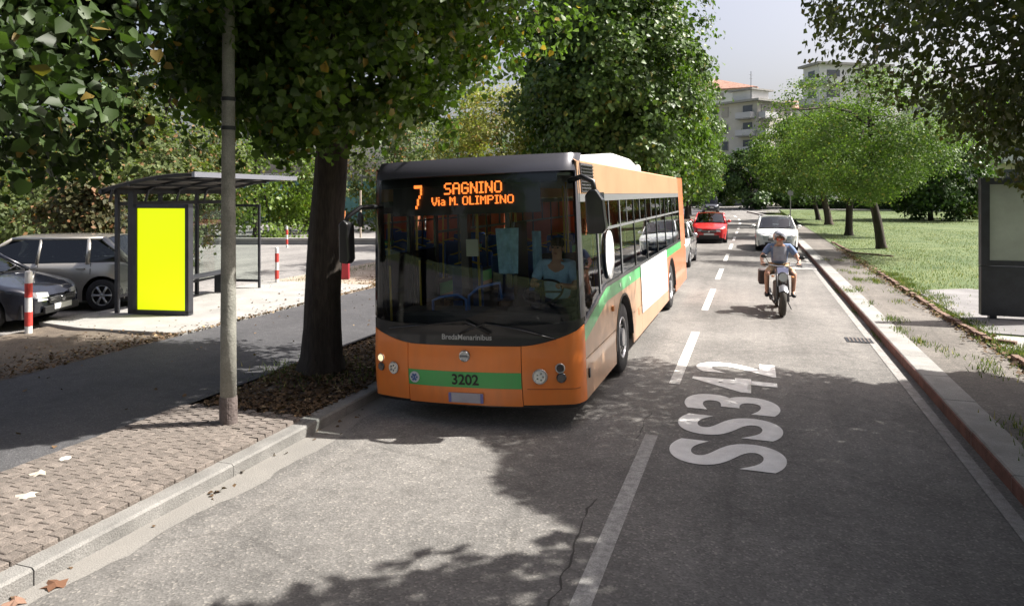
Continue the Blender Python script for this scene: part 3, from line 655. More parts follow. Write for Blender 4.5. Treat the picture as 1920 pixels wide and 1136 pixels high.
# ------------------------------------------------------------------ far buildings
GLASSB = mat('dark_window_pane', (0.05, 0.06, 0.075), 0.15, spec=0.8)
SHUT = mat('roller_shutter', (0.33, 0.31, 0.28), 0.7)
def building(name, label, u, Z, rot, wl, wr, h, storeys, wall, roof=None, overhang=0.5, wins_l=(), wins_r=(), balc_l=(), balc_r=(), roofm=None, hip=0.0, z0=None):
    """corner at pixel column u, left face runs back-left, right face back-right"""
    x, y = W(u, Z); zb = gz(y)
    t = thing(name, label, 'building', (x, y, zb), rot)
    # local: corner at origin; right face along +x, left face along +y (depth)
    b = MB(); b.box((wr / 2, wl / 2, h / 2), (wr, wl, h)); b.obj('wall', wall, t)
    sh = h / storeys
    for side, wins in (('r', wins_r), ('l', wins_l)):
        for s in range(storeys):
            for (p, ww, wh) in wins:
                zc = s * sh + sh * 0.52
                f = MB(); g = MB()
                if side == 'r':
                    f.box((p, -0.02, zc), (ww + .2, .12, wh + .2)); g.box((p, -0.085, zc), (ww, .03, wh))
                else:
                    f.box((-0.02, p, zc), (.12, ww + .2, wh + .2)); g.box((-0.085, p, zc), (.03, ww, wh))
                fo = f.obj('window', SHUT, t); g.obj('pane', GLASSB if (s + int(p * 3)) % 3 else SHUT, fo)
    for side, bs in (('r', balc_r), ('l', balc_l)):
        for s in range(1, storeys):
            for (p, bw) in bs:
                z = s * sh; dp = 1.3
                bb = MB(); rr = MB()
                if side == 'r':
                    bb.box((p, -dp / 2, z), (bw, dp, .18)); rr.box((p, -dp, z + .6), (bw, .06, .95))
                    rr.box((p - bw / 2, -dp / 2, z + .6), (.06, dp, .95)); rr.box((p + bw / 2, -dp / 2, z + .6), (.06, dp, .95))
                    dd = MB().box((p, -0.03, z + 1.25), (bw * .6, .1, 2.1))
                else:
                    bb.box((-dp / 2, p, z), (dp, bw, .18)); rr.box((-dp, p, z + .6), (.06, bw, .95))
                    rr.box((-dp / 2, p - bw / 2, z + .6), (dp, .06, .95)); rr.box((-dp / 2, p + bw / 2, z + .6), (dp, .06, .95))
                    dd = MB().box((-0.03, p, z + 1.25), (.1, bw * .6, 2.1))
                bo = bb.obj('balcony', CONC, t); rr.obj('railing', mat('balcony_rail', (.45, .45, .47), .6), bo); dd.obj('balcony_door', GLASSB, bo)
    o = overhang
    rb = MB()
    if hip:
        rb.add([(-o, -o, h), (wr + o, -o, h), (wr + o, wl + o, h), (-o, wl + o, h), (wl / 2 if wr > wl else wr / 2, wl / 2, h + hip), (wr - (wl / 2) if wr > wl else wr / 2, wl / 2, h + hip),
                (-o, -o, h - .25), (wr + o, -o, h - .25), (wr + o, wl + o, h - .25), (-o, wl + o, h - .25)],
               [(0, 1, 5, 4), (1, 2, 5), (2, 3, 4, 5), (3, 0, 4), (6, 7, 1, 0), (7, 8, 2, 1), (8, 9, 3, 2), (9, 6, 0, 3), (9, 8, 7, 6)])
    else: rb.box((wr / 2, wl / 2, h + .17), (wr + 2 * o, wl + 2 * o, .35))
    ro = rb.obj('roof', roofm or CONC, t)
    return t, ro
WGREY = mat('grey_render', (.46, .44, .405), .9, var=.08, vscale=.6)
WWHITE = mat('white_render', (.62, .62, .62), .9, var=.06, vscale=.6)
WBEIGE = mat('beige_render', (.55, .50, .40), .9, var=.08, vscale=.6)
RED_T = mat('terracotta_roof', (.36, .20, .15), .9, var=.25, vscale=1.5, fine=.2, fscale=6)
t, ro = building('apartment_building', 'grey six storey apartment block with corner balconies behind the round trees', 1420, 120, TH + rad(35), 9, 9.5, 17.2, 6, WGREY,
    wins_r=((5.6, 1.3, 1.5), (8.2, 1.2, 1.5)), wins_l=((6.5, 1.2, 1.5),), balc_l=((1.9, 3.0),), balc_r=((2.0, 3.4),), overhang=.9)
q = MB(); q.box((3.5, 4, 18.4), (4.5, 4, 1.9)); q.obj('penthouse', WWHITE, t)
q = MB(); q.box((3.5, 4, 19.5), (6, 5.2, .25)); q.obj('penthouse_roof', CONC, t)
q = MB(); q.tube([(1.0, 2, 17.3), (1.0, 2, 22.4)], .05, 5); q.tube([(.5, 2, 21.8), (1.5, 2, 21.8)], .03, 4); q.tube([(.6, 2, 21.2), (1.4, 2, 21.2)], .03, 4); q.obj('antenna', DARKM, t)
building('apartment_building', 'white block with a long terracotta roof behind the lime row', 1416, 150, TH + rad(65), 22, 9, 23.2, 7, WWHITE, wins_l=((3, 1.2, 1.3), (7, 1.2, 1.3), (11, 1.2, 1.3), (15, 1.2, 1.3)), roofm=RED_T, hip=3.4)
building('apartment_building', 'low roofed terracotta topped block between the grey block and the white tower', 1465, 155, TH + rad(10), 10, 12, 19.4, 6, WWHITE, wins_r=((3, 1.2, 1.3), (7, 1.2, 1.3)), roofm=RED_T, hip=2.2)
t, ro = building('apartment_tower', 'tall white apartment tower whose top shows between the trees', 1536, 110, TH + rad(12), 4, 12, 21.6, 7, WWHITE, wins_r=((7.5, 1.6, 1.5),), balc_r=((2.4, 3.6),), balc_l=((1.9, 2.5),), overhang=.6)
building('apartment_building', 'white and grey block with wide balconies above the feathery tree on the right', 1745, 95, TH + rad(-8), 9, 8.5, 14.6, 5, WWHITE, wins_r=((6.6, 1.3, 1.5),), balc_r=((2.6, 4.6),), overhang=.7, wins_l=((4, 1, 1.4),))
building('apartment_building', 'beige block at the right with dark balconies half hidden by leaves', 1862, 92, TH + rad(-12), 9, 12, 15.6, 5, WBEIGE, wins_r=((5, 1.3, 1.5), (9, 1.3, 1.5)), balc_r=((2.2, 3.2),), overhang=.5)
# teal glazed building and low wall past the parking lot
TEAL = mat('teal_panel', (.10, .24, .23), .35, var=.15, vscale=2)
x, y = W(470, 58)
t = thing('glazed_hall', 'long low building with teal glass panels past the parking lot', 'building', (x, y, 0), TH - .05)
q = MB(); q.box((6, 3, 1.9), (26, 5.8, 3.7)); q.obj('wall', mat('hall_wall', (.3, .32, .32), .8), t)
q = MB(); q.box((6, 3, 3.9), (27, 7, .25)); q.obj('roof', mat('hall_roof', (.4, .4, .4), .8), t)
for k in range(18): q = MB(); q.box((-6.3 + k * 1.45, 0.04, 1.9), (1.3, .08, 3.0)); q.obj('glass_panel', TEAL, t)
for k in range(17): q = MB(); q.box((-5.58 + k * 1.45, 0.0, 1.9), (.08, .12, 3.4)); q.obj('mullion', mat('pale_mullion', (.45, .46, .45), .6), t)
xa, ya = W(330, 35); xb, yb = W(720, 35)
L = math.hypot(xb - xa, yb - ya); a = math.atan2(yb - ya, xb - xa)
t = thing('low_wall', 'long low concrete wall with a pale coping across the far side of the parking lot', 'wall', ((xa + xb) / 2, (ya + yb) / 2, 0.03), a)
q = MB(); q.box((0, 0, .1), (L + 10, .25, .22)); q.obj('wall_face', mat('wall_grey', (.20, .20, .20), .9, var=.2, vscale=1), t)
q = MB(); q.box((0, 0, .26), (L + 10.1, .34, .1)); q.obj('coping', CONC, t)
# far wall/road end details: white gate post and dark passage
x, y = W(1452, 128); t = thing('gate_post', 'small white post at the far road end, right of the hedge', 'post', (x, y, gz(y)))
q = MB(); q.box((0, 0, .55), (.5, .5, 1.1)); q.box((0, 0, 1.13), (.6, .6, .08)); q.obj('post', WWHITE, t)
x, y = W(1440, 140); t = thing('parked_van', 'pale van far off at the road end under dark trees', 'van', (x, y, gz(y)), TH)
q = MB(); q.box((0, 0, 1.15), (1.9, 4.4, 1.5), taper=.92); q.obj('body', mat('van_pale', (.5, .48, .46), .5), t, bevel=.12)
q = MB(); q.box((0, -2.12, 1.45), (1.5, .1, .55)); q.obj('windscreen', GLASSB, t)
for sx in (-.8, .8):
    for sy in (-1.4, 1.4): q = MB(); q.disc((sx, sy, .33), (1, 0, 0), .33, .2, 14); q.obj('wheel', mat('tyre', (.02, .02, .022), .8), t)
# thin sign post on the lawn edge
x, y = W(1482, 52)
t = thing('sign_post', 'thin grey post standing on the lawn edge beyond the white estate car', 'post', (x, y, 0.1))
q = MB(); q.tube([(0, 0, 0), (0, 0, 2.6)], .035, 8); q.obj('pole', mat('galv', (.22, .22, .22), .5, .5), t)
q = MB(); q.disc((0, -.05, 2.4), (0, 1, 0), .2, .02, 16); q.obj('sign_plate', mat('sign_back', (.25, .25, .25), .6), t)

# ------------------------------------------------------------------ cars
RUB = mat('tyre', (.02, .02, .022), .8); 
TYRE = mat('tyre_rubber', (.022, .022, .024), .85, bump=.3, bscale=120)
RIM = mat('alloy_rim', (.42, .43, .45), .35, .7)
CGL = glass_mat('car_glass', (.25, .30, .32), .55, refl=1.6)
CDARK = mat('car_black_plastic', (.018, .018, .02), .55)
CHROME = mat('chrome', (.6, .61, .62), .15, 1.0)
LAMPG = mat('headlamp_glass', (.62, .64, .66), .12, .35, coat=1)
LAMPR = mat('tail_lamp', (.30, .015, .015), .2, coat=1)
PLATE = mat('number_plate', (.6, .61, .62), .5)
SEATM = mat('seat_cloth', (.05, .05, .055), .9)
def lerp_tab(tab, x):
    if x <= tab[0][0]: return tab[0][1]
    for (a, va), (b, vb) in zip(tab[:-1], tab[1:]):
        if x <= b: t = (x - a) / (b - a); t = t * t * (3 - 2 * t) * .35 + t * .65; return va + (vb - va) * t
    return tab[-1][1]
def car(name, label, cat, loc, rz, L, Wd, H, paint, belt, hood, cab, wheels, wr=.31, group=None, estate=False, rails=False, rimspokes=7, grille=None, dark_lower=False):
    """front faces local -Y.  hood: (y,z) table of the lower body top edge; cab: (windscreen base y, roof front y, roof back y, rear glass base y)"""
    t = thing(name, label, cat, loc, rz, group)
    hl = L / 2; hw = Wd / 2; sill = .20
    def half(y, z=0.6):
        k = abs(y) / hl; w_ = hw * (1 - 0.30 * max(0, (k - .72) / .28) ** 2.2)
        return w_ * (1 - .05 * ((z - .62) / .5) ** 2) * (1 if z < .85 else 1 - .12 * (z - .85))
    def top(y): return lerp_tab(hood, y)
    def bot(y):
        z = sill + .10 * max(0, (abs(y) / hl - .86) / .14)
        for wy in wheels:
            d = abs(y - wy); R = wr + .075
            if d < R: z = max(z, wr + math.sqrt(R * R - d * d))
        return z
    ys = sorted(set([round(-hl + L * i / 46, 4) for i in range(47)] + [round(wy + s * (wr + .076) * math.cos(a), 4) for wy in wheels for s in (1, -1) for a in (0, .25, .5, .8, 1.1, 1.4)]))
    b = MB(); nr = 7
    for sx in (1, -1):
        def P(i, j):
            y = ys[i]; zb, zt = bot(y), top(y); z = zb + (zt - zb) * j / nr
            return (sx * half(y, z), y, z)
        b.grid(P, len(ys) - 1, nr, flip=sx < 0)
    # bonnet / boot / shelf top
    def PT(i, j):
        y = ys[i]; zt = top(y); x = half(y, zt) * (-1 + 2 * j / 8); return (x, y, zt + .05 * (1 - (j / 4 - 1) ** 2) * (1 - .6 * abs(y) / hl))
    b.grid(PT, len(ys) - 1, 8)
    for e in (0, -1):
        y = ys[e]; s = -1 if e == 0 else 1
        def PF(i, j):
            zb, zt = bot(y), top(y); z = zb + (zt - zb) * j / nr; k = -1 + 2 * i / 10
            return (k * half(y, z), y + s * (.10 * (1 - abs(k) ** 2.5)) * math.sin(PI * min(1, max(.05, (z - .1) / .8))), z + (.05 * (1 - k * k) * (1 - .6) if j == nr else 0))
        b.grid(PF, 10, nr, flip=e != 0)
    b.obj('body', paint, t, smooth=True, fix=True)
    # underside and arches
    q = MB(); q.box((0, 0, .34), (Wd * .86, L * .93, .26)); q.obj('underbody', CDARK, t)
    # greenhouse
    yf, rf, rb, yb = cab; zb = top(0) + .0; zr = H
    bw = half(0, zb) - .02; rw = bw * .80
    def ringpt(y, z):  # half width of cabin at height z
        k = (z - zb) / (zr - zb); return bw + (rw - bw) * k
    zbf, zbb = top(yf) + .03, top(yb) + .02
    A = {}
    for sx in (1, -1):
        A[sx] = [(sx * half(yf, zbf) * .93, yf, zbf), (sx * rw, rf, zr - .06), (sx * rw, rb, zr - .05), (sx * half(yb, zbb) * .93, yb, zbb)]
    # roof
    q = MB()
    def PR(i, j):
        y = rf + (rb - rf) * i / 8; k = -1 + 2 * j / 8; e = 1 - ((i / 4) - 1) ** 2
        return (rw * k * 1.0, y, zr - .06 + .045 * (1 - abs(k) ** 2.5) + .02 * e)
    q.grid(PR, 8, 8); q.obj('roof', paint, t, smooth=True, thick=.02)
    # glass
    def panel(nm, pts, m, bul=0.0, inset=0.0):
        a_, b_, c_, d_ = [Vector(p) for p in pts]; q = MB()
        n = (b_ - a_).cross(d_ - a_).normalized()
        q.grid(lambda i, j: (a_.lerp(b_, i / 6)).lerp(d_.lerp(c_, i / 6), j / 4) + n * bul * (1 - (i / 3 - 1) ** 2), 6, 4)
        return q.obj(nm, m, t, smooth=True)
    panel('windscreen', (A[-1][0], A[1][0], A[1][1], A[-1][1]), CGL, .05)
    panel('rear_window', (A[1][3], A[-1][3], A[-1][2], A[1][2]), CGL, .03)
    for sx in (1, -1):
        base = [Vector(p) for p in A[sx]]
        # side glass from A pillar to rear; belt follows body top
        n = 6; q = MB()
        lo = [(sx * (half(y_, top(y_)) - .015), y_, top(y_) + .01) for y_ in [yf + .12 + (yb - yf - .3) * i / n for i in range(n + 1)]]
        hi = []
        for i in range(n + 1):
            y_ = yf + .12 + (yb - yf - .3) * i / n
            if y_ < rf: k = (y_ - yf) / (rf - yf); z = zbf + (zr - .08 - zbf) * k
            elif y_ > rb: k = (yb - y_) / (yb - rb); z = zbb + (zr - .08 - zbb) * k
            else: z = zr - .08
            kk = (z - zb) / (zr - zb); hi.append((sx * (bw + (rw - bw) * kk), y_, z))
        q.grid(lambda i, j: Vector(lo[i]).lerp(Vector(hi[i]), j), n, 1, flip=sx < 0); q.obj('side_window', CGL, t)
        # pillars
        q = MB(); q.tube([base[0], base[1]], [.045, .035], 6); q.tube([base[1], base[2]], .035, 6); q.tube([base[2], base[3]], [.06, .06], 6)
        ym = yf + (yb - yf) * .44; q.tube([(sx * (half(ym, zb) - .01), ym, zb), (sx * rw, ym, zr - .06)], .035, 6)
        if estate: ym = rb - .25; q.tube([(sx * (half(ym, zb) - .01), ym, zb), (sx * rw, ym - .05, zr - .06)], .05, 6)
        q.obj('pillar', paint, t, smooth=True)
        # mirror, door handles, door seams
        m_ = MB(); m_.ball((sx * (hw + .09), yf + .38, zb + .07), (.10, .06, .07), 10, 6); mo = m_.obj('door_mirror', paint, t, smooth=True)
        m2 = MB(); m2.tube([(sx * (hw - .06), yf + .40, zb), (sx * (hw + .05), yf + .38, zb + .04)], .025, 6); m2.obj('mirror_arm', CDARK, mo)
        for yd in (yf + (yb - yf) * .38, yf + (yb - yf) * .72):
            h_ = MB(); h_.box((sx * (half(yd, .8) + .012), yd, top(yd) - .12), (.03, .17, .028)); h_.obj('door_handle', paint, t)
        s_ = MB()
        for yd in (yf + .28, yf + (yb - yf) * .45, yf + (yb - yf) * .78):
            for kz in range(6):
                z0_, z1_ = .30 + (top(yd) - .30) * kz / 6, .30 + (top(yd) - .30) * (kz + 1) / 6
                if z0_ < bot(yd): continue
                s_.box((sx * (half(yd, (z0_ + z1_) / 2) + .001), yd, (z0_ + z1_) / 2), (.006, .010, (z1_ - z0_) * 1.02))
        s_.obj('door_seam', CDARK, t)
        if rails: r_ = MB(); r_.tube([(sx * rw * .95, rf + .1, zr - .02), (sx * rw * .95, rf + .2, zr + .045), (sx * rw * .95, rb - .2, zr + .045), (sx * rw * .95, rb, zr - .02)], .018, 6); r_.obj('roof_rail', CDARK, t)
        # lamps
        yl = -hl + .03; zl = top(-hl + .2) - .14
        q = MB(); pts = []
        for i in range(6):
            k = .52 + .46 * i / 5; xx = sx * k * half(-hl + .02, zl); yy = -hl - .10 * (1 - k ** 2.5) * .9 + .0 - .012 + (max(0, k - .88)) * .9
            pts.append((xx, yy))
        q.grid(lambda i, j: (pts[i][0], pts[i][1] + .04 * j, zl - .07 + .14 * j + .03 * i / 5 * j), 5, 1, flip=sx < 0); q.obj('headlight', LAMPG, t, thick=.03)
        yy = hl; q = MB(); zt_ = top(hl - .1) - .10
        q.box((sx * half(hl - .04, zt_) * .9, hl + .02, zt_ - .06), (.16, .12, .26)); q.box((sx * (half(hl - .12, zt_) - .01), hl - .10, zt_ - .06), (.03, .22, .24)); q.obj('tail_light', LAMPR, t, bevel=.01)
    # grille, bumper intake, plate
    zg = top(-hl + .15) - .19
    q = MB(); q.box((0, -hl - .095, zg), (Wd * .42, .03, .11)); g_ = q.obj('grille', grille or CDARK, t, bevel=.008)
    q = MB(); q.box((0, -hl - .112, zg), (Wd * .40, .02, .012)); q.box((0, -hl - .112, zg + .035), (Wd * .40, .02, .01)); q.obj('grille_bar', CHROME, g_)
    q = MB(); q.box((0, -hl - .085, .34), (Wd * .56, .05, .13)); q.obj('bumper_intake', CDARK, t, bevel=.01)
    q = MB(); q.box((0, -hl - .115, zg - .13), (.50, .015, .10)); q.obj('number_plate', PLATE, t)
    q = MB(); q.disc((0, -hl - .12, zg + .0), (0, 1, 0), .05, .02, 14); q.obj('badge', CHROME, t)
    q = MB(); q.tube([(-.5, yf - .03, zbf + .02), (.05, yf + .12, zbf + .11)], .010, 5); q.tube([(.05, yf - .03, zbf + .02), (.6, yf + .1, zbf + .10)], .010, 5); q.obj('wiper', CDARK, t)
    # seats
    for sx in (-.36, .36):
        q = MB(); q.box((sx, yf + 1.0, .75), (.48, .5, .5)); q.box((sx, yf + 1.28, 1.0), (.46, .14, .6)); q.box((sx, yf + 1.3, min(H - .2, 1.30)), (.26, .1, .16)); q.obj('seat', SEATM, t, bevel=.04)
    q = MB(); q.box((0, yf + .25, zb - .05), (Wd * .78, .5, .12)); q.obj('dashboard', CDARK, t)
    # wheels
    for wy in wheels:
        for sx in (1, -1):
            q = MB(); xx = sx * (hw - .105)
            prof = [(wr * .62, -.09), (wr * .93, -.105), (wr, -.07), (wr, .07), (wr * .93, .105), (wr * .62, .09)]
            n = 28
            q.grid(lambda i, j: (xx + prof[j][1], wy + prof[j][0] * math.cos(2 * PI * i / n), wr + prof[j][0] * math.sin(2 * PI * i / n)), n, 5)
            wo = q.obj('wheel', TYRE, t, smooth=True, fix=True)
            q = MB(); q.ring((xx + sx * .075, wy, wr), (1, 0, 0), wr * .62, .018, 28, 6)
            for k in range(rimspokes):
                a = 2 * PI * k / rimspokes; c_ = Vector((xx + sx * .07, wy, wr)); d = Vector((0, math.cos(a), math.sin(a)))
                q.tube([c_ + d * .03, c_ + d * wr * .33 + Vector((sx * .012, 0, 0)), c_ + d * wr * .62], [.028, .022, .034], 6)
            q.disc((xx + sx * .08, wy, wr), (1, 0, 0), .05, .03, 12); q.obj('rim', RIM, wo, smooth=True)
            q = MB(); q.disc((xx - sx * .0, wy, wr), (1, 0, 0), wr * .60, .05, 20); q.obj('brake_disc', CDARK, wo)
    return t
def paint(name, c, metal=.3, rough=.3): return mat(name, c, rough, metal, coat=1.0)
HATCH = [(-2.0, .62), (-1.93, .74), (-1.7, .82), (-1.0, .98), (-.6, 1.0), (1.5, 1.02), (1.8, 1.0), (1.95, .9), (2.0, .7)]
car('hatchback', 'small red hatchback driving behind the bus with a dark lower grille', 'car', (-2.12, 37.6 + 1.9, road_z(-2.1, 38)), 0.02, 3.9, 1.72, 1.48, paint('red_paint', (.50, .02, .025), .1), 1.0, HATCH, (-1.05, -.25, 1.2, 1.75), (-1.25, 1.2), group=None)
car('estate_car', 'white estate car with roof rails following the motorcycle', 'car', (0.98, 33.3 + 2.2, road_z(1, 35)), 0.0, 4.4, 1.76, 1.46, paint('white_paint', (.86, .87, .87), .0), 1.0,
    [(-2.2, .58), (-2.1, .70), (-1.8, .78), (-1.0, .93), (-.6, .96), (1.8, .98), (2.1, .96), (2.2, .8)], (-1.1, -.25, 1.6, 2.05), (-1.38, 1.25), estate=True, rails=True)
car('hatchback', 'silver grey car just behind the bus, only its left side showing', 'car', (-2.88, 24.7 + 2.0, road_z(-2.9, 25)), 0.0, 4.0, 1.74, 1.5, paint('silver_paint', (.50, .51, .52), .6), 1.0, HATCH, (-1.05, -.25, 1.2, 1.75), (-1.3, 1.25))
car('off_road_car', 'dark grey car far down the road above the roof of the red hatchback', 'car', (-5.2, 97, road_z(-5.2, 97) + .02), 0.12, 4.4, 1.95, 2.12, paint('dark_grey_paint', (.03, .032, .04), .3), 1.1,
    [(-2.2, .8), (-2.1, .95), (-1.8, 1.05), (-1.0, 1.12), (1.8, 1.15), (2.1, 1.1), (2.2, .9)], (-1.0, -.5, 1.8, 2.1), (-1.35, 1.3), wr=.38)
ESTATE = [(-2.3, .60), (-2.2, .72), (-1.9, .80), (-1.0, .95), (-.6, .98), (1.9, 1.02), (2.2, .98), (2.3, .8)]
xs_, ys_ = W(88, 15.5)
SILV = mat('champagne_paint', (.40, .38, .345), .32, .55, coat=1.0)
car('estate_car', 'silver champagne estate car parked left of the shelter, tail lamp by the ad panel', 'car', (-14.75, 12.05, .03), TH + PI * 1.5 + .02, 4.6, 1.80, 1.56, SILV, 1.0, ESTATE, (-1.15, -.3, 1.6, 2.15), (-1.15, 1.66), wr=.335, estate=True, rimspokes=6)
BLK = mat('black_blue_paint', (.012, .014, .022), .25, .3, coat=1.0)
car('hatchback', 'glossy black car nosing in at the left edge in front of the silver estate car', 'car', (-14.45, 9.75, .03), TH + PI * .5 - .02, 4.2, 1.76, 1.46, BLK, 1.0, [(-2.1, .56), (-2.0, .68), (-1.8, .76), (-1.0, .92), (-.6, .96), (1.6, 1.0), (1.9, .98), (2.05, .9), (2.1, .7)], (-1.0, -.2, 1.3, 1.85), (-1.33, 1.28), wr=.32)

# ------------------------------------------------------------------ bollards, poles, red post
BW = mat('bollard_white', (.66, .65, .63), .6, var=.1, vscale=10); BR = mat('bollard_red', (.50, .05, .04), .6, var=.15, vscale=10)
def bollard(label, x, y, z, h, r, bands):
    t = thing('bollard', label, 'bollard', (x, y, z), group='red and white bollards at the parking lot edge')
    q = MB(); q.tube([(0, 0, -.05), (0, 0, h - .02), (0, 0, h)], [r, r, r * .85], 16); q.obj('post', BW, t, smooth=False)
    for a, c in bands: q = MB(); q.tube([(0, 0, a * h), (0, 0, c * h)], r + .003, 16); q.obj('red_band', BR, t)
bollard('red and white banded bollard in front of the black car at the left edge', -12.0, 9.45, .08, 1.06, .058, ((.10, .33), (.57, .80)))
bollard('red and white bollard on the far lot between the shelter glass and the big trunk', -12.04, 16.5, .08, .97, .05, ((.14, .38), (.60, .84)))
bollard('tiny faded bollard at the low wall, above the nearer red and white one', *W(538, 33), .05, .95, .05, ((.14, .38), (.60, .84)))
POLE = mat('aged_pole', (.20, .20, .175), .75, .1, var=.25, vscale=7, color2=(.31, .305, .27), bump=.4, bscale=50, fine=.15, fscale=70)
t = thing('lamp_post', 'weathered grey lamp post standing on the pavers beside the kerb', 'lamp post', (-5.16, 6.26, .1))
q = MB(); q.tube([(0, 0, 0), (0, 0, 1.0), (0, 0, 2.6), (0, 0, 5), (0, 0, 8.2)], [.084, .078, .068, .056, .045], 24); q.obj('shaft', POLE, t, smooth=True)
q = MB(); q.tube([(0, 0, -.02), (0, 0, .26), (0, 0, .30)], [.090, .090, .086], 24); q.obj('base_sleeve', mat('rusty_sleeve', (.085, .065, .06), .85, var=.5, vscale=14, color2=(.17, .14, .13), bump=.5, bscale=40), t, smooth=False)
q = MB(); q.tube([(0, 0, 8.1), (.5, .1, 8.7), (1.7, .2, 8.95)], [.045, .04, .035], 10); q.obj('arm', POLE, t, smooth=True)
q = MB(); q.box((2.0, .22, 8.95), (.65, .28, .14)); q.obj('lamp_head', mat('lamp_head', (.35, .35, .36), .5), t, bevel=.04)
q = MB(); q.tube([(0, 0, 3.05), (0, 0, 3.09)], .074, 20); q.tube([(0, 0, 3.35), (0, 0, 3.39)], .072, 20); q.obj('clamp_band', DARKM, t)
q = MB(); q.disc((-5.16, 6.26, .105), (0, 0, 1), .17, .02, 20); q.obj('mortar_collar', CONC, None, label='pale mortar collar around the foot of the lamp post', cat='footing')
# red totem and orange rod beyond the trunk
x, y = W(646, 20.5)
t = thing('red_totem', 'dark red upright box sign between the big trunk and the bus mirror', 'sign', (x, y, .05), TH)
q = MB(); q.box((0, 0, .62), (.26, .16, 1.18)); q.obj('box', mat('totem_red', (.38, .03, .045), .5), t, bevel=.015)
q = MB(); q.tube([(-.03, 0, 1.2), (.0, 0, 1.95)], .03, 8); q.obj('rod', mat('orange_rod', (.55, .20, .07), .5), t)
# lamp post on the lot
t = thing('thin_pole', 'thin beige pole in the parking lot just left of the bus windscreen', 'pole', (*W(676, 36), .03)); q = MB(); q.tube([(0, 0, 0), (0, 0, 2.6)], .05, 8); q.obj('pole', mat('beige_pole', (.45, .38, .30), .7), t)

# ------------------------------------------------------------------ bus shelter
SM = mat('shelter_dark', (.045, .047, .055), .5, .3, var=.2, vscale=5)
SG = glass_mat('shelter_glass', (.90, .94, .92), .98, milky=(.05, (.45, .46, .44)), refl=1.15)
SR = mat('shelter_roof_sheet', (.16, .145, .13), .5, var=.3, vscale=4)
sh = thing('bus_shelter', 'dark framed bus shelter with a curved roof and glass panes behind the lamp post', 'bus shelter', (-12.0, 11.3, .125), .15)
# local x: 0 back .. 1.5 front ; local y: 0 near .. 4.0 far
for (px_, py_) in ((0.02, 0), (0.02, 1.33), (0.02, 2.66), (0.02, 4.0)):
    q = MB(); q.box((px_, py_, 1.22), (.07, .07, 2.44)); q.obj('post', SM, sh)
q = MB(); q.box((.86, 4.0, 1.03), (.05, .05, 2.06)); q.box((.44, 4.0, .18), (.84, .05, .06)); q.box((.44, 4.0, 2.06), (.89, .05, .06)); q.obj('end_frame', SM, sh)
q = MB(); q.box((.44, 4.0, 1.12), (.80, .012, 1.82)); q.obj('end_glass', SG, sh)
q = MB(); q.box((.02, 2, 2.16), (.07, 4.0, .08)); q.box((.02, 2, 2.40), (.08, 4.1, .08)); q.obj('back_rail', SM, sh)
q = MB(); q.box((.02, 2, .32), (.05, 4.0, .05)); q.obj('bottom_rail', SM, sh)
for k in range(3): q = MB(); q.box((.02, .665 + 1.333 * k, 1.24), (.012, 1.24, 1.80)); q.obj('back_glass', SG, sh)
def arch(s): # s 0..1 back to front
    return (-.10 + 1.95 * s, 2.42 + .30 * math.sin(s * PI * .52))
for py_ in (-.25, .8, 1.85, 2.9, 3.9):
    q = MB(); q.tube([(arch(s)[0], py_, arch(s)[1]) for s in lin(0, 1, 10)], .035, 8); q.tube([(0.05, py_, 2.2), (.12, py_, 2.45), (.40, py_, arch(.32)[1] - .02)], .028, 8); q.obj('roof_rib', SM, sh, smooth=True)
q = MB(); q.grid(lambda i, j: (arch(i / 10)[0], -.3 + 4.25 * j / 4, arch(i / 10)[1] + .04), 10, 4); q.obj('roof_sheet', SR, sh, smooth=True, thick=.02)
q = MB(); q.box((1.87, 1.82, 2.73), (.06, 4.25, .10)); q.obj('front_fascia', mat('fascia_pale', (.26, .27, .31), .4, .4), sh)
q = MB(); q.box((-.12, 1.82, 2.40), (.07, 4.25, .10)); q.obj('rear_gutter', SM, sh)
for s in (.3, .6): q = MB(); a_ = arch(s); q.box((a_[0], 1.82, a_[1] - .03), (.05, 4.2, .05)); q.obj('purlin', SM, sh)
q = MB(); q.box((.42, 2.2, .50), (.36, 2.2, .05)); q.obj('bench_seat', SM, sh, bevel=.01)
for yy in (1.4, 3.0): q = MB(); q.box((.42, yy, .25), (.3, .05, .48)); q.obj('bench_leg', SM, sh)
# advertising case at the near end (flat plain bright yellow poster)
ad = thing('advertising_case', 'advertising case with a plain bright yellow poster at the near end of the shelter', 'advertising panel', (-10.96, 11.42, .125), 0.15)
q = MB(); 
q.box((-.56, 0, 1.10), (.08, .16, 2.12)); q.box((.56, 0, 1.10), (.08, .16, 2.12)); q.box((0, 0, 2.12), (1.20, .16, .08)); q.box((0, 0, .05), (1.20, .16, .08)); q.box((0, .04, 1.1), (1.14, .06, 2.0)); q.obj('case_frame', SM, ad, bevel=.006)
q = MB(); q.box((0, -.035, 1.085), (1.04, .02, 1.98)); q.obj('poster', mat('glowing_yellow_poster', (.70, .84, .0), .5, emit=(.84, .98, .0), estr=.36), ad)  # poster stands in shade; glow is added to keep the yellow brilliant
q = MB(); q.box((-.70, .05, 1.2), (.12, .12, 2.4)); q.obj('side_post', SM, ad)
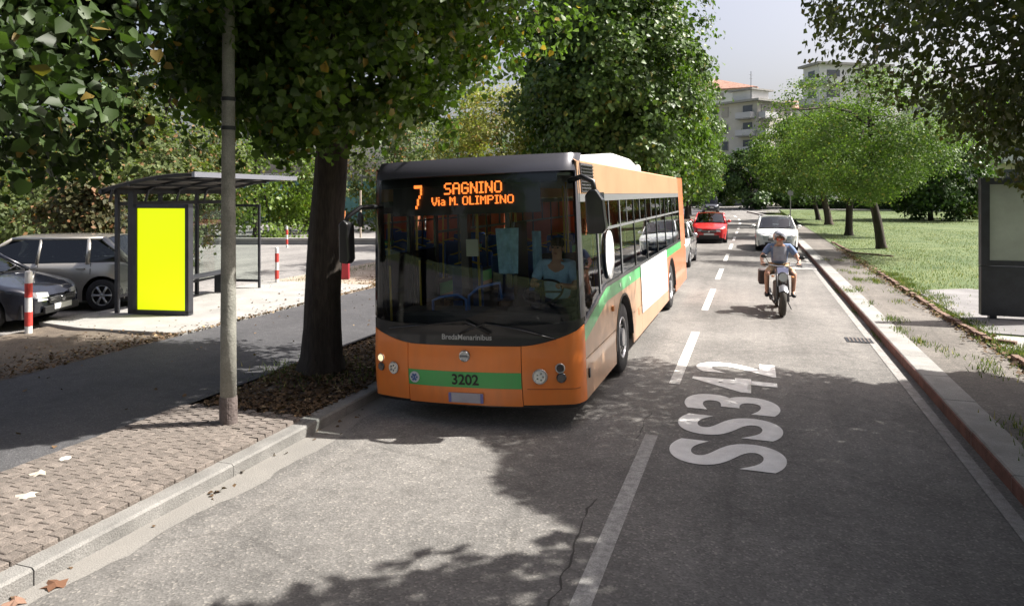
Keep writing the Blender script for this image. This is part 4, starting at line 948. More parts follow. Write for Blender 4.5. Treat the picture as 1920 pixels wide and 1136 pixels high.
# right hand ad pillar
ap = thing('advertising_pillar', 'tall dark framed advertising pillar with a pale pane on the right pavement', 'advertising panel', (4.06, 15.75, .15))
PD = mat('pillar_dark', (.032, .036, .045), .45, .3, var=.2, vscale=5)
q = MB(); q.box((.80, .09, .52), (1.60, .18, .92)); q.obj('lower_box', PD, ap, bevel=.008)
q = MB(); q.box((.07, .09, 1.75), (.14, .18, 1.52)); q.obj('post', PD, ap); q = MB(); q.box((1.53, .09, 1.75), (.14, .18, 1.52)); q.obj('post', PD, ap)
q = MB(); q.box((.8, .09, 2.57), (1.62, .22, .12)); q.obj('cap', PD, ap)
q = MB(); q.box((.8, .09, 1.04), (1.32, .10, .10)); q.obj('cross_bar', PD, ap)
q = MB(); q.box((.8, .06, 1.80), (1.32, .02, 1.42)); q.obj('pane', mat('pale_pane', (.32, .36, .33), .25, var=.15, vscale=1.5, coat=.5), ap)
for sx in (.2, 1.4): q = MB(); q.box((sx, .09, .03), (.12, .14, .08)); q.obj('foot', PD, ap)
# ------------------------------------------------------------------ the bus
def bus_paint(name, c, rough=.38, var=.10, coat=.3):
    """ageing gloss paint: fading in patches, road grime thickening towards the skirt, faint dents"""
    m = mat(name, c, rough, 0.0, var=var, vscale=1.6, coat=coat, bump=0.10, bscale=3.5, objspace=True)
    n = m.node_tree; L = n.links.new; b = n.nodes['Principled BSDF']; src = b.inputs['Base Color'].links[0].from_socket
    tc = n.nodes.new('ShaderNodeTexCoord'); sp = n.nodes.new('ShaderNodeSeparateXYZ'); L(tc.outputs['Object'], sp.inputs[0])
    mp = n.nodes.new('ShaderNodeMapping'); mp.inputs['Scale'].default_value = (9, 9, 1.6); L(tc.outputs['Object'], mp.inputs['Vector'])
    t = n.nodes.new('ShaderNodeTexNoise'); t.inputs['Scale'].default_value = 1.0; t.inputs['Detail'].default_value = 6; L(mp.outputs[0], t.inputs['Vector'])
    mr = n.nodes.new('ShaderNodeMapRange'); mr.inputs[1].default_value = 0.2; mr.inputs[2].default_value = 1.5; mr.inputs[3].default_value = .38; mr.inputs[4].default_value = .05; L(sp.outputs['Z'], mr.inputs[0])
    mu = n.nodes.new('ShaderNodeMath'); mu.operation = 'MULTIPLY'; L(mr.outputs[0], mu.inputs[0]); L(t.outputs['Fac'], mu.inputs[1])
    mx = n.nodes.new('ShaderNodeMix'); mx.data_type = 'RGBA'; mx.inputs[7].default_value = (.13, .10, .08, 1); L(mu.outputs[0], mx.inputs[0]); L(src, mx.inputs[6]); L(mx.outputs[2], b.inputs['Base Color'])
    return m
ORG = bus_paint('bus_orange', (.98, .245, .035))
ORG2 = bus_paint('bus_faded_orange', (.58, .20, .095))
PEACH = bus_paint('bus_peach', (.52, .315, .19))
BGREEN = bus_paint('bus_green', (.035, .42, .085), var=.05)
BGREENS = bus_paint('bus_pale_green', (.10, .45, .16), var=.08)
BGREY = mat('bus_window_band', (.035, .037, .042), .35, var=.1, vscale=3, coat=.4)
FRM = mat('bus_window_frame', (.16, .165, .17), .5)
BLACK = mat('bus_black', (.012, .012, .014), .38, coat=.3)
TRIM = mat('bus_roof_trim', (.065, .065, .08), .35, .2, coat=.3)
WSCR = glass_mat('windscreen_glass', (.80, .86, .84), .98, refl=1.36)
SWIN = glass_mat('side_window_glass', (.88, .92, .90), .85, refl=1.6)
bus = thing('city_bus', 'orange city bus with a green stripe numbered 3202 and a lit destination sign', 'bus', (-2.93, 7.36, road_z(-2.93, 10) - .015), 0)
bus.rotation_euler = (0, rad(-2.3), rad(-.3))
HW = 1.25; BL = 12.1
def plan(s, z):
    """front surface: s in -1..1 across and round the corners, returns x, y"""
    lean = .10 * max(0, (z - 1.1) / 1.8) ** 1.3 + (.16 * max(0, (z - 2.66) / .3) ** 2) - .03 * math.sin(max(0, min(1, (z - .2) / .8)) * PI)
    a = abs(s)
    if a < .86: x = 1.13 * a / .86; y = .15 * (a / .86) ** 2.2
    else: k = (a - .86) / .14; x = 1.13 + .12 * math.sin(k * PI / 2); y = .15 + .42 * (1 - math.cos(k * PI / 2)) ** .9 * .55 + .0
    return (math.copysign(x, s) * (1 - .022 * max(0, (z - 1.0) / 1.9)), y + lean)
def bpart(nm, m, s0, s1, zlo, zhi, ns=24, nz=10, off=0.0, parent=None, thick=.03, smooth=True):
    zl = zlo if callable(zlo) else (lambda s: zlo); zh = zhi if callable(zhi) else (lambda s: zhi)
    q = MB()
    def P(i, j):
        s = s0 + (s1 - s0) * i / ns; z = zl(s) + (zh(s) - zl(s)) * j / nz; x, y = plan(s, z)
        return (x + off * .7 * (abs(s) > .86) * (1 if s > 0 else -1), y - off, z)
    q.grid(P, ns, nz); return q.obj(nm, m, parent or bus, smooth=smooth, thick=thick)
zbk = lambda s: .885 + .20 * max(0, (abs(s) - .45) / .55) ** 1.8        # top of the orange
zgl = lambda s: 1.10 + .06 * max(0, (abs(s) - .5) / .5) ** 2           # bottom of clear glass
bpart('front_panel', ORG, -.535, .475, .245, lambda s: zbk(s) - .003)
bpart('front_corner', ORG, -1, -.541, lambda s: .25 + .02 * abs(s), lambda s: zbk(s) - .003)
bpart('front_corner', ORG, .481, 1, lambda s: .25 + .02 * abs(s), lambda s: zbk(s) - .003)
bpart('front_backing', BLACK, -.99, .99, .22, 1.05, off=-.035, nz=4)
bpart('bumper_crease', bus_paint('bus_orange_dark', (.50, .12, .02)), .52, .93, .43, .44, 12, 1, off=.004)
bpart('black_mask', BLACK, -.995, .995, zbk, lambda s: zgl(s) + .001, nz=5)
bpart('windscreen', WSCR, -.955, .955, zgl, 2.735, ns=34, nz=20, thick=0.0)
bpart('side_pillar', BLACK, -1, -.95, lambda s: zgl(s), 2.74, 6, 14, off=.004)
bpart('side_pillar', TRIM, .95, 1, lambda s: zgl(s), 2.74, 6, 14, off=.004)
bpart('roof_trim', TRIM, -1, 1, 2.735, 2.93, nz=8, ns=40, off=.004)
bpart('sign_backing', BLACK, -.72, .66, 2.30, 2.735, off=-.06, nz=4)
bpart('sign_tint', mat('sign_black', (.006, .006, .007), .3), -.86, .80, 2.62, 2.735, off=-.05, nz=2)
# destination sign: dot matrix letters made of small glowing dots
GL = {'7': ('11111', '00001', '00001', '00010', '00100', '00100', '01000'), 'S': ('01111', '10000', '10000', '01110', '00001', '00001', '11110'), 'A': ('01110', '10001', '10001', '11111', '10001', '10001', '10001'),
 'G': ('01110', '10001', '10000', '10111', '10001', '10001', '01110'), 'N': ('10001', '11001', '11001', '10101', '10011', '10011', '10001'), 'I': ('111', '010', '010', '010', '010', '010', '111'), 'O': ('01110', '10001', '10001', '10001', '10001', '10001', '01110'),
 'V': ('10001', '10001', '10001', '10001', '01010', '01010', '00100'), 'i': ('1', '0', '1', '1', '1', '1', '1'), 'a': ('0000', '0000', '0110', '0001', '0111', '1001', '0111'), 'M': ('10001', '11011', '10101', '10101', '10001', '10001', '10001'),
 'L': ('1000', '1000', '1000', '1000', '1000', '1000', '1111'), 'P': ('11110', '10001', '10001', '11110', '10000', '10000', '10000'), '.': ('0', '0', '0', '0', '0', '0', '1'), ' ': ('00',) * 7}
LED = mat('led_orange', (.8, .2, .05), .5, emit=(1.0, .21, .035), estr=.95)
def sfrom_x(x): return x / 1.13 * .86
def led_text(nm, txt, x0, x1, z0, z1, fill=.92):
    cols = sum(len(GL[c][0]) + 1 for c in txt) - 1; dx = (x1 - x0) / cols; dz = (z1 - z0) / 7
    q = MB(); cxx = x0
    for c in txt:
        g = GL[c]
        for r_ in range(7):
            for k in range(len(g[0])):
                if g[r_][k] == '1':
                    xx = cxx + (k + .5) * dx; zz = z1 - (r_ + .5) * dz; X, Y = plan(sfrom_x(xx), zz)
                    q.box((X, Y + .042, zz), (dx * fill, .012, dz * fill))
        cxx += (len(g[0]) + 1) * dx
    return q.obj(nm, LED, bus)
led_text('route_number', '7', -.635, -.53, 2.375, 2.645)
led_text('destination_line', 'SAGNINO', -.24, .45, 2.525, 2.655)
led_text('destination_line', 'Via M. OLIMPINO', -.40, .58, 2.405, 2.50)
# lettering on the black mask, number on the stripe (flat print)
def front_text(nm, txt, xc, zc, wd, ht, m, off=.02):
    me = text_mesh(txt, 1.0, offset=.02); xs_ = [v.co.x for v in me.vertices]; ys_ = [v.co.y for v in me.vertices]
    sx_, sz_ = wd / (max(xs_) - min(xs_)), ht / (max(ys_) - min(ys_)); mx_, my_ = (max(xs_) + min(xs_)) / 2, (max(ys_) + min(ys_)) / 2
    for v in me.vertices:
        x = xc + (v.co.x - mx_) * sx_; z = zc + (v.co.y - my_) * sz_; X, Y = plan(sfrom_x(x), z); v.co = (X, Y - off, z)
    me.materials.clear(); me.materials.append(m); return link(nm, me, bus)
front_text('maker_lettering', 'BredaMenarinibus', .02, .975, .58, .058, mat('pale_lettering', (.42, .42, .42), .5), .006)
bpart('green_stripe', BGREEN, -.535, .475, .435, .605, nz=2, off=.004, thick=.003)
front_text('fleet_number', '3202', .0, .522, .31, .115, mat('number_black', (.01, .012, .01), .5), .010)
def fdisc(nm, x, z, r, m, t=.02, off=.008, parent=None):
    X, Y = plan(sfrom_x(x) if abs(x) < 1.13 else math.copysign(.9, x), z); a = 0
    X2, Y2 = plan(sfrom_x(min(1.12, abs(x))) * (1 if x > 0 else -1) * .97, z); n = Vector((-(Y - Y2), (X - X2), 0)); n = Vector((math.copysign(abs(n.x), x) * .6, -abs(n.y), 0)).normalized() if abs(x) > .5 else Vector((0, -1, 0))
    q = MB(); q.disc(Vector((X, Y, z)) + n * off, n, r, t, 20); return q.obj(nm, m, parent or bus, bevel=.003)
bd = fdisc('round_badge', .0, .775, .062, mat('badge_silver', (.38, .40, .42), .35, .6), .02)
q = MB(); X, Y = plan(0, .775); q.box((0, Y - .022, .775), (.085, .006, .018)); q.obj('badge_bar', mat('badge_grey', (.12, .13, .15), .4), bd)
q = MB(); q.ring((0, Y - .02, .775), (0, 1, 0), .052, .006, 20, 5); q.obj('badge_ring', CHROME, bd)
cr = fdisc('round_crest', -.62, .52, .062, mat('crest_white', (.55, .57, .6), .5), .01, .010)
X, Y = plan(sfrom_x(-.62), .52); q = MB()
for k in range(6):
    a = k * PI / 3; q.box((X + .03 * math.cos(a), Y - .018, .52 + .03 * math.sin(a)), (.022, .004, .022), M=Matrix.Rotation(a, 3, 'Y'))
q.box((X, Y - .018, .52), (.02, .004, .06)); q.obj('crest_mark', mat('crest_blue', (.05, .11, .30), .5), cr)
X, Y = plan(0, .32); q = MB(); q.box((.0, Y - .015, .325), (.40, .014, .105)); pl = q.obj('number_plate', mat('blurred_plate', (.38, .36, .40), .6, var=.12, vscale=5, objspace=True), bus, bevel=.003)
q = MB(); q.box((-.185, Y - .024, .325), (.03, .004, .10)); q.box((.185, Y - .024, .325), (.03, .004, .10)); q.obj('plate_band', mat('plate_blue', (.16, .16, .38), .6), pl)
LG = mat('lamp_clear', (.50, .53, .52), .12, .5, coat=1); AMB = mat('indicator_amber', (.62, .40, .20), .3, coat=1); DKL = mat('lamp_dark', (.03, .03, .035), .2, coat=1); RNG = mat('lamp_ring', (.55, .54, .52), .3, .5)
for x, z, r, m in ((-1.08, .70, .038, mat('lamp_lit', (.85, .75, .5), .4, emit=(1, .8, .45), estr=.5)), (-1.08, .60, .036, DKL), (-.90, .60, .058, LG), (.82, .57, .068, LG), (1.03, .655, .042, DKL), (1.04, .555, .042, DKL)):
    h = fdisc('headlight' if m is LG else 'front_lamp', x, z, r, m, .03, .008)
    X, Y = plan(sfrom_x(x) if abs(x) < 1.13 else .9, z); q = MB(); nn = Vector((.28 if x > 0 else -.28, -1, 0)).normalized(); q.ring(Vector((X, Y, z)) + nn * .014, nn, r * 1.08, .008, 22, 5); q.obj('lamp_ring', RNG if (m is LG or z > .64) else DKL, h)
    if m is LG:
        q = MB()
        for k in range(5): q.ball(Vector((X, Y, z)) + nn * .024 + Vector((math.cos(k * 1.257) * r * .5, 0, math.sin(k * 1.257) * r * .5)), .012, 6, 4)
        q.obj('bulb', CHROME, h)
# wipers
for pts, nm in (([(-.04, 1.02), (.25, 1.13), (.60, 1.07), (1.00, .96)], 'w1'), ([(.30, 1.02), (.02, 1.155), (-.45, 1.10), (-.95, 1.04)], 'w2')):
    q = MB(); pp = [Vector((plan(sfrom_x(x), z)[0], plan(sfrom_x(x), z)[1] - .045, z)) for x, z in pts]
    q.tube(pp, [.014, .012, .010, .007], 6); w_ = q.obj('wiper', BLACK, bus, smooth=True)
    q = MB(); q.tube([p + Vector((0, .02, -.0)) for p in pp[1:]], .008, 5); q.obj('wiper_blade', CDARK, w_)
# sides
def side_patch(nm, m, ya, yb, zlo, zhi, sx=1, off=0.0, ny=None, nz=3, parent=None, thick=.02):
    ny = ny or max(1, int((yb - ya) / .12)); zl = zlo if callable(zlo) else (lambda y: zlo); zh = zhi if callable(zhi) else (lambda y: zhi); q = MB()
    def P(i, j):
        y = ya + (yb - ya) * i / ny; z = zl(y) + (zh(y) - zl(y)) * j / nz
        x = HW * (1 - .022 * max(0, (z - 1.0) / 1.9)) + off
        return (sx * x, y, z)
    q.grid(P, ny, nz, flip=sx < 0); return q.obj(nm, m, parent or bus, thick=thick)
WY = (2.78, 8.72); WR = .48
def arch_z(y, base):
    z = base
    for wy in WY:
        d = abs(y - wy); R = .66
        if d < R: z = max(z, .42 + math.sqrt(max(0, R * R - d * d)))
    return z
ygb = lambda y: 1.05 + .26 * min(1, max(0, (y - .38) / 1.25))  # top of green
for sx in (1, -1):
    y00 = .36
    lows = [(y00, 2.08), (2.086, 3.48), (3.486, 4.35), (4.356, 7.88), (7.886, 9.55), (9.556, 10.9)]
    if sx < 0: lows = lows[1:]
    for a, c in lows: side_patch('lower_panel', PEACH if a < 7 else ORG2, a, c, lambda y: max(arch_z(y, .27), .27), lambda y: max(arch_z(y, .27), min(.70, ygb(y) - .16) - .003), sx, ny=max(8, int((c - a) / .05)))
    for a, c in lows: side_patch('upper_panel', PEACH if a < 7 else ORG2, a, c, lambda y: max(arch_z(y, .27), min(.706, ygb(y) - .16)), lambda y: max(ygb(y) - .165, arch_z(y, .27) + .02), sx, ny=max(8, int((c - a) / .05)))
    side_patch('green_band', BGREENS, y00 if sx > 0 else 2.09, 10.9, lambda y: ygb(y) - .165, ygb, sx, nz=2)
    side_patch('rear_panel', ORG2, 10.906, BL - .10, .28, 2.86, sx, nz=8)
    side_patch('window_band', BGREY, y00 + .02, 10.9, lambda y: ygb(y) + .003, 2.475, sx, nz=4, off=-.03, thick=0.0) if False else None
    side_patch('cant_panel', PEACH, y00 + .02, 10.9, 2.48, 2.84, sx, nz=3)
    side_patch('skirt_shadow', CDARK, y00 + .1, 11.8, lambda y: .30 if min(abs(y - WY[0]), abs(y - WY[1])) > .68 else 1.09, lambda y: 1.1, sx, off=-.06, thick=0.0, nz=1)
    # window band frame: bottom rail, top rail, mullions and tinted panes
    side_patch('window_rail', BGREY, y00 if sx > 0 else 2.09, 10.9, lambda y: ygb(y) + .003, lambda y: ygb(y) + .05, sx, nz=1)
    side_patch('window_rail', FRM, y00 + .02, 10.9, 2.39, 2.477, sx, nz=1)
    edges = [.42, 1.30 if sx > 0 else 2.06, 2.84, 4.05, 5.35, 6.70, 8.05, 9.40, 10.86]
    for k in range(len(edges) - 1):
        a, c = edges[k] + .025, edges[k + 1] - .025
        wn = side_patch('side_window', SWIN, a, c, lambda y: ygb(y) + .05, 2.39, sx, off=-.012, thick=0.0, ny=10)
        if k >= 1: side_patch('sliding_rail', FRM, a, c, 2.02, 2.055, sx, off=-.004, parent=wn, nz=1)
        if k >= 1: side_patch('sliding_mullion', FRM, (a + c) / 2 - .015, (a + c) / 2 + .015, 2.055, 2.39, sx, off=-.004, parent=wn, nz=1, ny=1)
    for e in edges: side_patch('mullion', FRM if e in (1.30, 2.84) else BGREY, e - .026, e + .026, lambda y: ygb(y) + .05, 2.39, sx, ny=1)
    # wheel arch lips and wheels
    for wy in WY:
        q = MB(); n = 16
        q.grid(lambda i, j: (sx * (HW + .012 - .10 * j), wy - (.655 - .02 * j) * math.cos(PI * i / n), .42 + (.655 - .02 * j) * math.sin(PI * i / n)), n, 1, flip=sx > 0); q.obj('wheel_arch', BLACK, bus, smooth=True, thick=.02)
        q = MB(); q.box((sx * .86, wy, .62), (.04, 1.3, .86)); q.box((sx * 1.0, wy, 1.075), (.36, 1.2, .03)); q.obj('arch_liner', CDARK, bus)
        q = MB(); prof = [(.27, -.13), (.45, -.14), (WR, -.10), (WR, .10), (.45, .14), (.27, .13)]; nn = 40; xx = sx * (HW - .17)
        q.grid(lambda i, j: (xx + prof[j][1], wy + prof[j][0] * math.cos(2 * PI * i / nn), WR + prof[j][0] * math.sin(2 * PI * i / nn)), nn, 5)
        wo = q.obj('wheel', TYRE, bus, smooth=True, fix=True)
        q = MB(); q.ring((xx + sx * .12, wy, WR), (1, 0, 0), .27, .02, 30, 6); q.disc((xx + sx * .06, wy, WR), (1, 0, 0), .26, .04, 30)
        q.disc((xx + sx * .10, wy, WR), (1, 0, 0), .12, .10, 20); q.obj('rim', RIM, wo)
        q = MB()
        for k in range(10): a = 2 * PI * k / 10; q.disc((xx + sx * .095, wy + .17 * math.cos(a), WR + .17 * math.sin(a)), (1, 0, 0), .018, .05, 6)
        q.obj('wheel_nut', CHROME, wo)
        q = MB()
        for k in range(8): a = 2 * PI * (k + .5) / 8; q.disc((xx + sx * .084, wy + .215 * math.cos(a), WR + .215 * math.sin(a)), (1, 0, 0), .026, .01, 10)
        q.obj('rim_hole', CDARK, wo)
# glazed front door on the kerb side
for a, c in ((.44, 1.22), (1.26, 2.04)):
    q = MB(); xx = -HW + .02
    for yy in (a + .03, c - .03): q.box((xx, yy, 1.36), (.05, .06, 2.06))
    for zz in (.36, 2.37): q.box((xx, (a + c) / 2, zz), (.05, c - a, .07))
    do = q.obj('door', BLACK, bus)
    q = MB(); q.box((xx, (a + c) / 2, 1.36), (.008, c - a - .12, 1.96)); q.obj('door_glass', glass_mat('door_glass', (.8, .84, .82), .85, refl=1.4) if a < 1 else MATS['door_glass'], do)
    q = MB(); q.tube([(xx + .06, a + .1, .8), (xx + .06, a + .1, 1.7)], .014, 6); q.obj('door_handrail', mat('grab_yellow', (.6, .42, .05), .4), do)
# details on the street side (+x)
side_patch('roof_grille', mat('grille_grey', (.075, .075, .085), .6, bump=1, bscale=40), .52, 1.14, 2.50, 2.82, 1, off=.012, ny=2)
for k in range(8): q = MB(); q.box((HW - .008, .83, 2.53 + k * .037), (.02, .58, .010), M=Matrix.Rotation(.0, 3, 'Y')); q.obj('grille_slat', BLACK, bus)
side_patch('white_poster', mat('poster_white', (.72, .73, .74), .5, var=.06, vscale=1.2, objspace=True), 4.36, 7.80, lambda y: .575 - .02 * (y - 4.4), lambda y: 1.325, 1, off=.014, thick=.004)
q = MB(); q.disc((HW + .005, 1.88, 1.70), (1, 0, 0), .31, .012, 28, rx=.27); q.obj('oval_sticker', mat('sticker_white', (.74, .75, .76), .5), bus)
q = MB(); q.box((HW + .015, 1.92, 1.01), (.03, .09, .06)); q.obj('side_indicator', mat('ind_orange', (.7, .25, .05), .3, coat=1), bus)
q = MB(); q.box((HW + .01, .47, .53), (.015, .05, .10)); q.obj('fuel_flap_lock', BLACK, bus)
for yy in (2.6, 3.55): 
    me = text_mesh(('*', 'o')[yy > 3], .12); 
# small pale marks on the green band, drawn as thin discs
for yy in (2.55, 3.35): q = MB(); q.disc((HW - .0, yy, 1.235), (1, 0, 0), .03, .008, 10); q.obj('green_band_mark', mat('mark_white', (.7, .75, .7), .5), bus)
for yy in (4.1, 4.5): q = MB(); q.box((HW + .003, yy, .64), (.006, .14, .10)); q.obj('side_print', mat('side_print', (.55, .22, .12), .6), bus)
# roof, rear, roof box, floor
q = MB(); q.grid(lambda i, j: ((-1 + 2 * i / 12) * 1.20, .50 + (BL - .7) * j / 6, 2.84 + .10 * (1 - abs(-1 + 2 * i / 12) ** 3)), 12, 6); q.obj('roof', mat('bus_roof', (.5, .42, .34), .6), bus, smooth=True)
for sx in (1, -1):
    q = MB(); q.grid(lambda i, j: (sx * (1.222 - .03 * i), .36 + (BL - .45) * j / 10, 2.835 + .025 * i), 1, 10, flip=sx < 0); q.obj('roof_edge', mat('edge_orange', (.58, .32, .18), .5), bus)
q = MB(); q.add([(-.98, 1.5, 2.9), (.98, 1.5, 2.9), (.98, 6.9, 2.9), (-.98, 6.9, 2.9), (-.85, 2.1, 3.00), (.85, 2.1, 3.00), (.85, 4.6, 3.16), (-.85, 4.6, 3.16), (.85, 6.2, 3.14), (-.85, 6.2, 3.14)],
      [(0, 1, 5, 4), (1, 2, 8, 6, 5), (2, 3, 9, 8), (3, 0, 4, 7, 9), (4, 5, 6, 7), (7, 6, 8, 9)]); q.obj('roof_unit', mat('roof_unit_white', (.62, .62, .60), .5), bus, bevel=.05)
q = MB(); q.ball((.8, 7.4, 2.98), (.07, .1, .1), 8, 6); q.obj('roof_vent', mat('vent_cream', (.6, .55, .45), .6), bus)
q = MB(); q.box((0, BL - .06, 1.55), (2.42, .10, 2.6)); q.obj('rear_wall', ORG2, bus, bevel=.04)
q = MB(); q.box((0, BL + .0, 2.0), (1.9, .03, .8)); q.obj('rear_window', SWIN, bus)
q = MB(); q.box((0, 6.0, .38), (2.36, 11.2, .10)); q.obj('floor', mat('bus_floor', (.16, .16, .165), .7), bus)
q = MB(); q.box((0, 6, 2.70), (2.3, 11.3, .03)); q.obj('ceiling', mat('bus_ceiling', (.6, .6, .58), .8), bus)
# interior: dashboard, driver's cab, seats, poles, curtain
q = MB(); q.box((.0, .72, .80), (2.2, .5, .75)); q.obj('dashboard', mat('dash', (.03, .03, .033), .7), bus, bevel=.05)
q = MB(); q.ring((.66, .83, 1.36), (0, -.5, .87), .23, .015, 28, 6); q.tube([(.66, .83, 1.36), (.66, .68, 1.05)], .03, 8); q.tube([(.44, .83, 1.36), (.88, .83, 1.36)], .012, 6); q.obj('steering_wheel', CDARK, bus, smooth=True)
BSEAT = mat('bus_seat_blue', (.03, .09, .28), .7)
for yy in (2.0, 3.6, 4.5, 5.4, 6.3, 7.2, 9.6, 10.6):
    for xx in (-.85, .85):
        if yy == 2.0 and xx > 0: continue
        st = MB(); st.box((xx, yy, .92), (.46, .44, .08)); so_ = st.obj('passenger_seat', BSEAT, bus, bevel=.03)
        st = MB(); st.box((xx, yy + .22, 1.25), (.46, .07, .62)); st.obj('seat_back', BSEAT, so_, bevel=.03)
        st = MB(); st.tube([(xx - .2, yy + .24, 1.56), (xx, yy + .24, 1.62), (xx + .2, yy + .24, 1.56)], .015, 6); st.obj('seat_grab_rail', mat('grab_yellow', (.6, .42, .05), .4), so_)
        st = MB(); st.box((xx, yy, .65), (.1, .3, .5)); st.obj('seat_pedestal', CDARK, so_)
q = MB(); q.box((.66, 1.34, .95), (.5, .5, .16)); q.box((.66, 1.62, 1.35), (.48, .12, .8)); q.obj('driver_seat', CDARK, bus, bevel=.04)
q = MB(); q.box((.05, 1.9, 1.3), (.05, .5, 1.7)); q.box((-.50, 1.35, 1.30), (.10, .12, 2.0)); q.box((.10, 1.3, 2.0), (.06, .06, 1.3)); q.obj('cab_partition', BLACK, bus)
RAILB = mat('rail_blue', (.02, .12, .42), .35)
q = MB(); q.tube([(-.62, .55, 1.10), (-.62, .55, 1.29), (-.52, .55, 1.33), (-.30, .56, 1.36), (-.20, .56, 1.30), (-.20, .56, 1.10)], .017, 8); q.tube([(-.18, .6, 1.15), (-.18, .6, 1.34), (-.05, .6, 1.44), (.20, .62, 1.49), (.22, .62, 1.30)], .017, 8); q.obj('grab_rail', RAILB, bus, smooth=True)
q = MB(); q.grid(lambda i, j: (.02 + .030 * i - .012 * (9 - j) * (i - 4) / 9 * -.6, 1.12 + .03 * math.sin(i * 1.9), 2.10 - .062 * j), 8, 9); q.obj('hanging_shirt', mat('pale_blue_cloth', (.35, .58, .75), .9, var=.3, vscale=8), bus, smooth=True)
q = MB(); q.grid(lambda i, j: (.42 + .02 * i, 1.25 + .02 * math.sin(i * 2), 2.05 - .07 * j), 6, 8); q.obj('blue_curtain', mat('pale_blue_cloth2', (.22, .40, .55), .9, var=.3, vscale=8), bus, smooth=True)
for (xx, yy) in ((-.55, 1.9), (-.4, 3.1), (.4, 3.1), (-.35, 5.8), (.35, 5.8), (-.35, 8.2), (.35, 8.2)): q = MB(); q.tube([(xx, yy, .42), (xx, yy, 2.68)], .018, 8); q.obj('pole', mat('grab_yellow', (.6, .42, .05), .4), bus)
q = MB(); q.box((-.12, .62, 1.9), (.15, .02, .20)); q.obj('paper_notice', mat('notice', (.40, .42, .34), .8), bus)
# mirrors
q = MB(); q.tube([(1.14, .36, 2.62), (1.30, .26, 2.66), (1.43, .22, 2.60), (1.45, .22, 2.45)], .03, 8); q.obj('mirror_arm', BLACK, bus, smooth=True)
q = MB(); q.prism([(-.10, -.22), (-.11, .20), (-.05, .27), (.03, .27), (.11, .14), (.14, -.20), (.10, -.26), (-.07, -.26)], -.09, .06, 'y'); mo = q.obj('mirror', BLACK, bus, bevel=.02); mo.location = (1.44, .25, 2.28); mo.scale = (.86, .86, .88)
q = MB(); q.box((0, .07, -.01), (.20, .015, .48)); q.obj('mirror_glass', CHROME, mo)
q = MB(); q.tube([(-1.12, .33, 2.42), (-1.28, .10, 2.42), (-1.40, .0, 2.32), (-1.42, -.02, 2.24)], .028, 8); q.obj('mirror_arm', BLACK, bus, smooth=True)
q = MB(); q.prism([(-.07, -.24), (-.06, .20), (0, .25), (.06, .20), (.07, -.22), (.03, -.26)], -.08, .06, 'y'); mo = q.obj('mirror', BLACK, bus, bevel=.02); mo.location = (-1.42, .0, 2.04)
q = MB(); q.box((0, .07, -.01), (.11, .015, .40)); q.obj('mirror_glass', CHROME, mo)
q = MB(); q.ball((-1.29, .10, 2.28), (.04, .04, .09), 8, 6); q.obj('small_mirror', BLACK, bus)

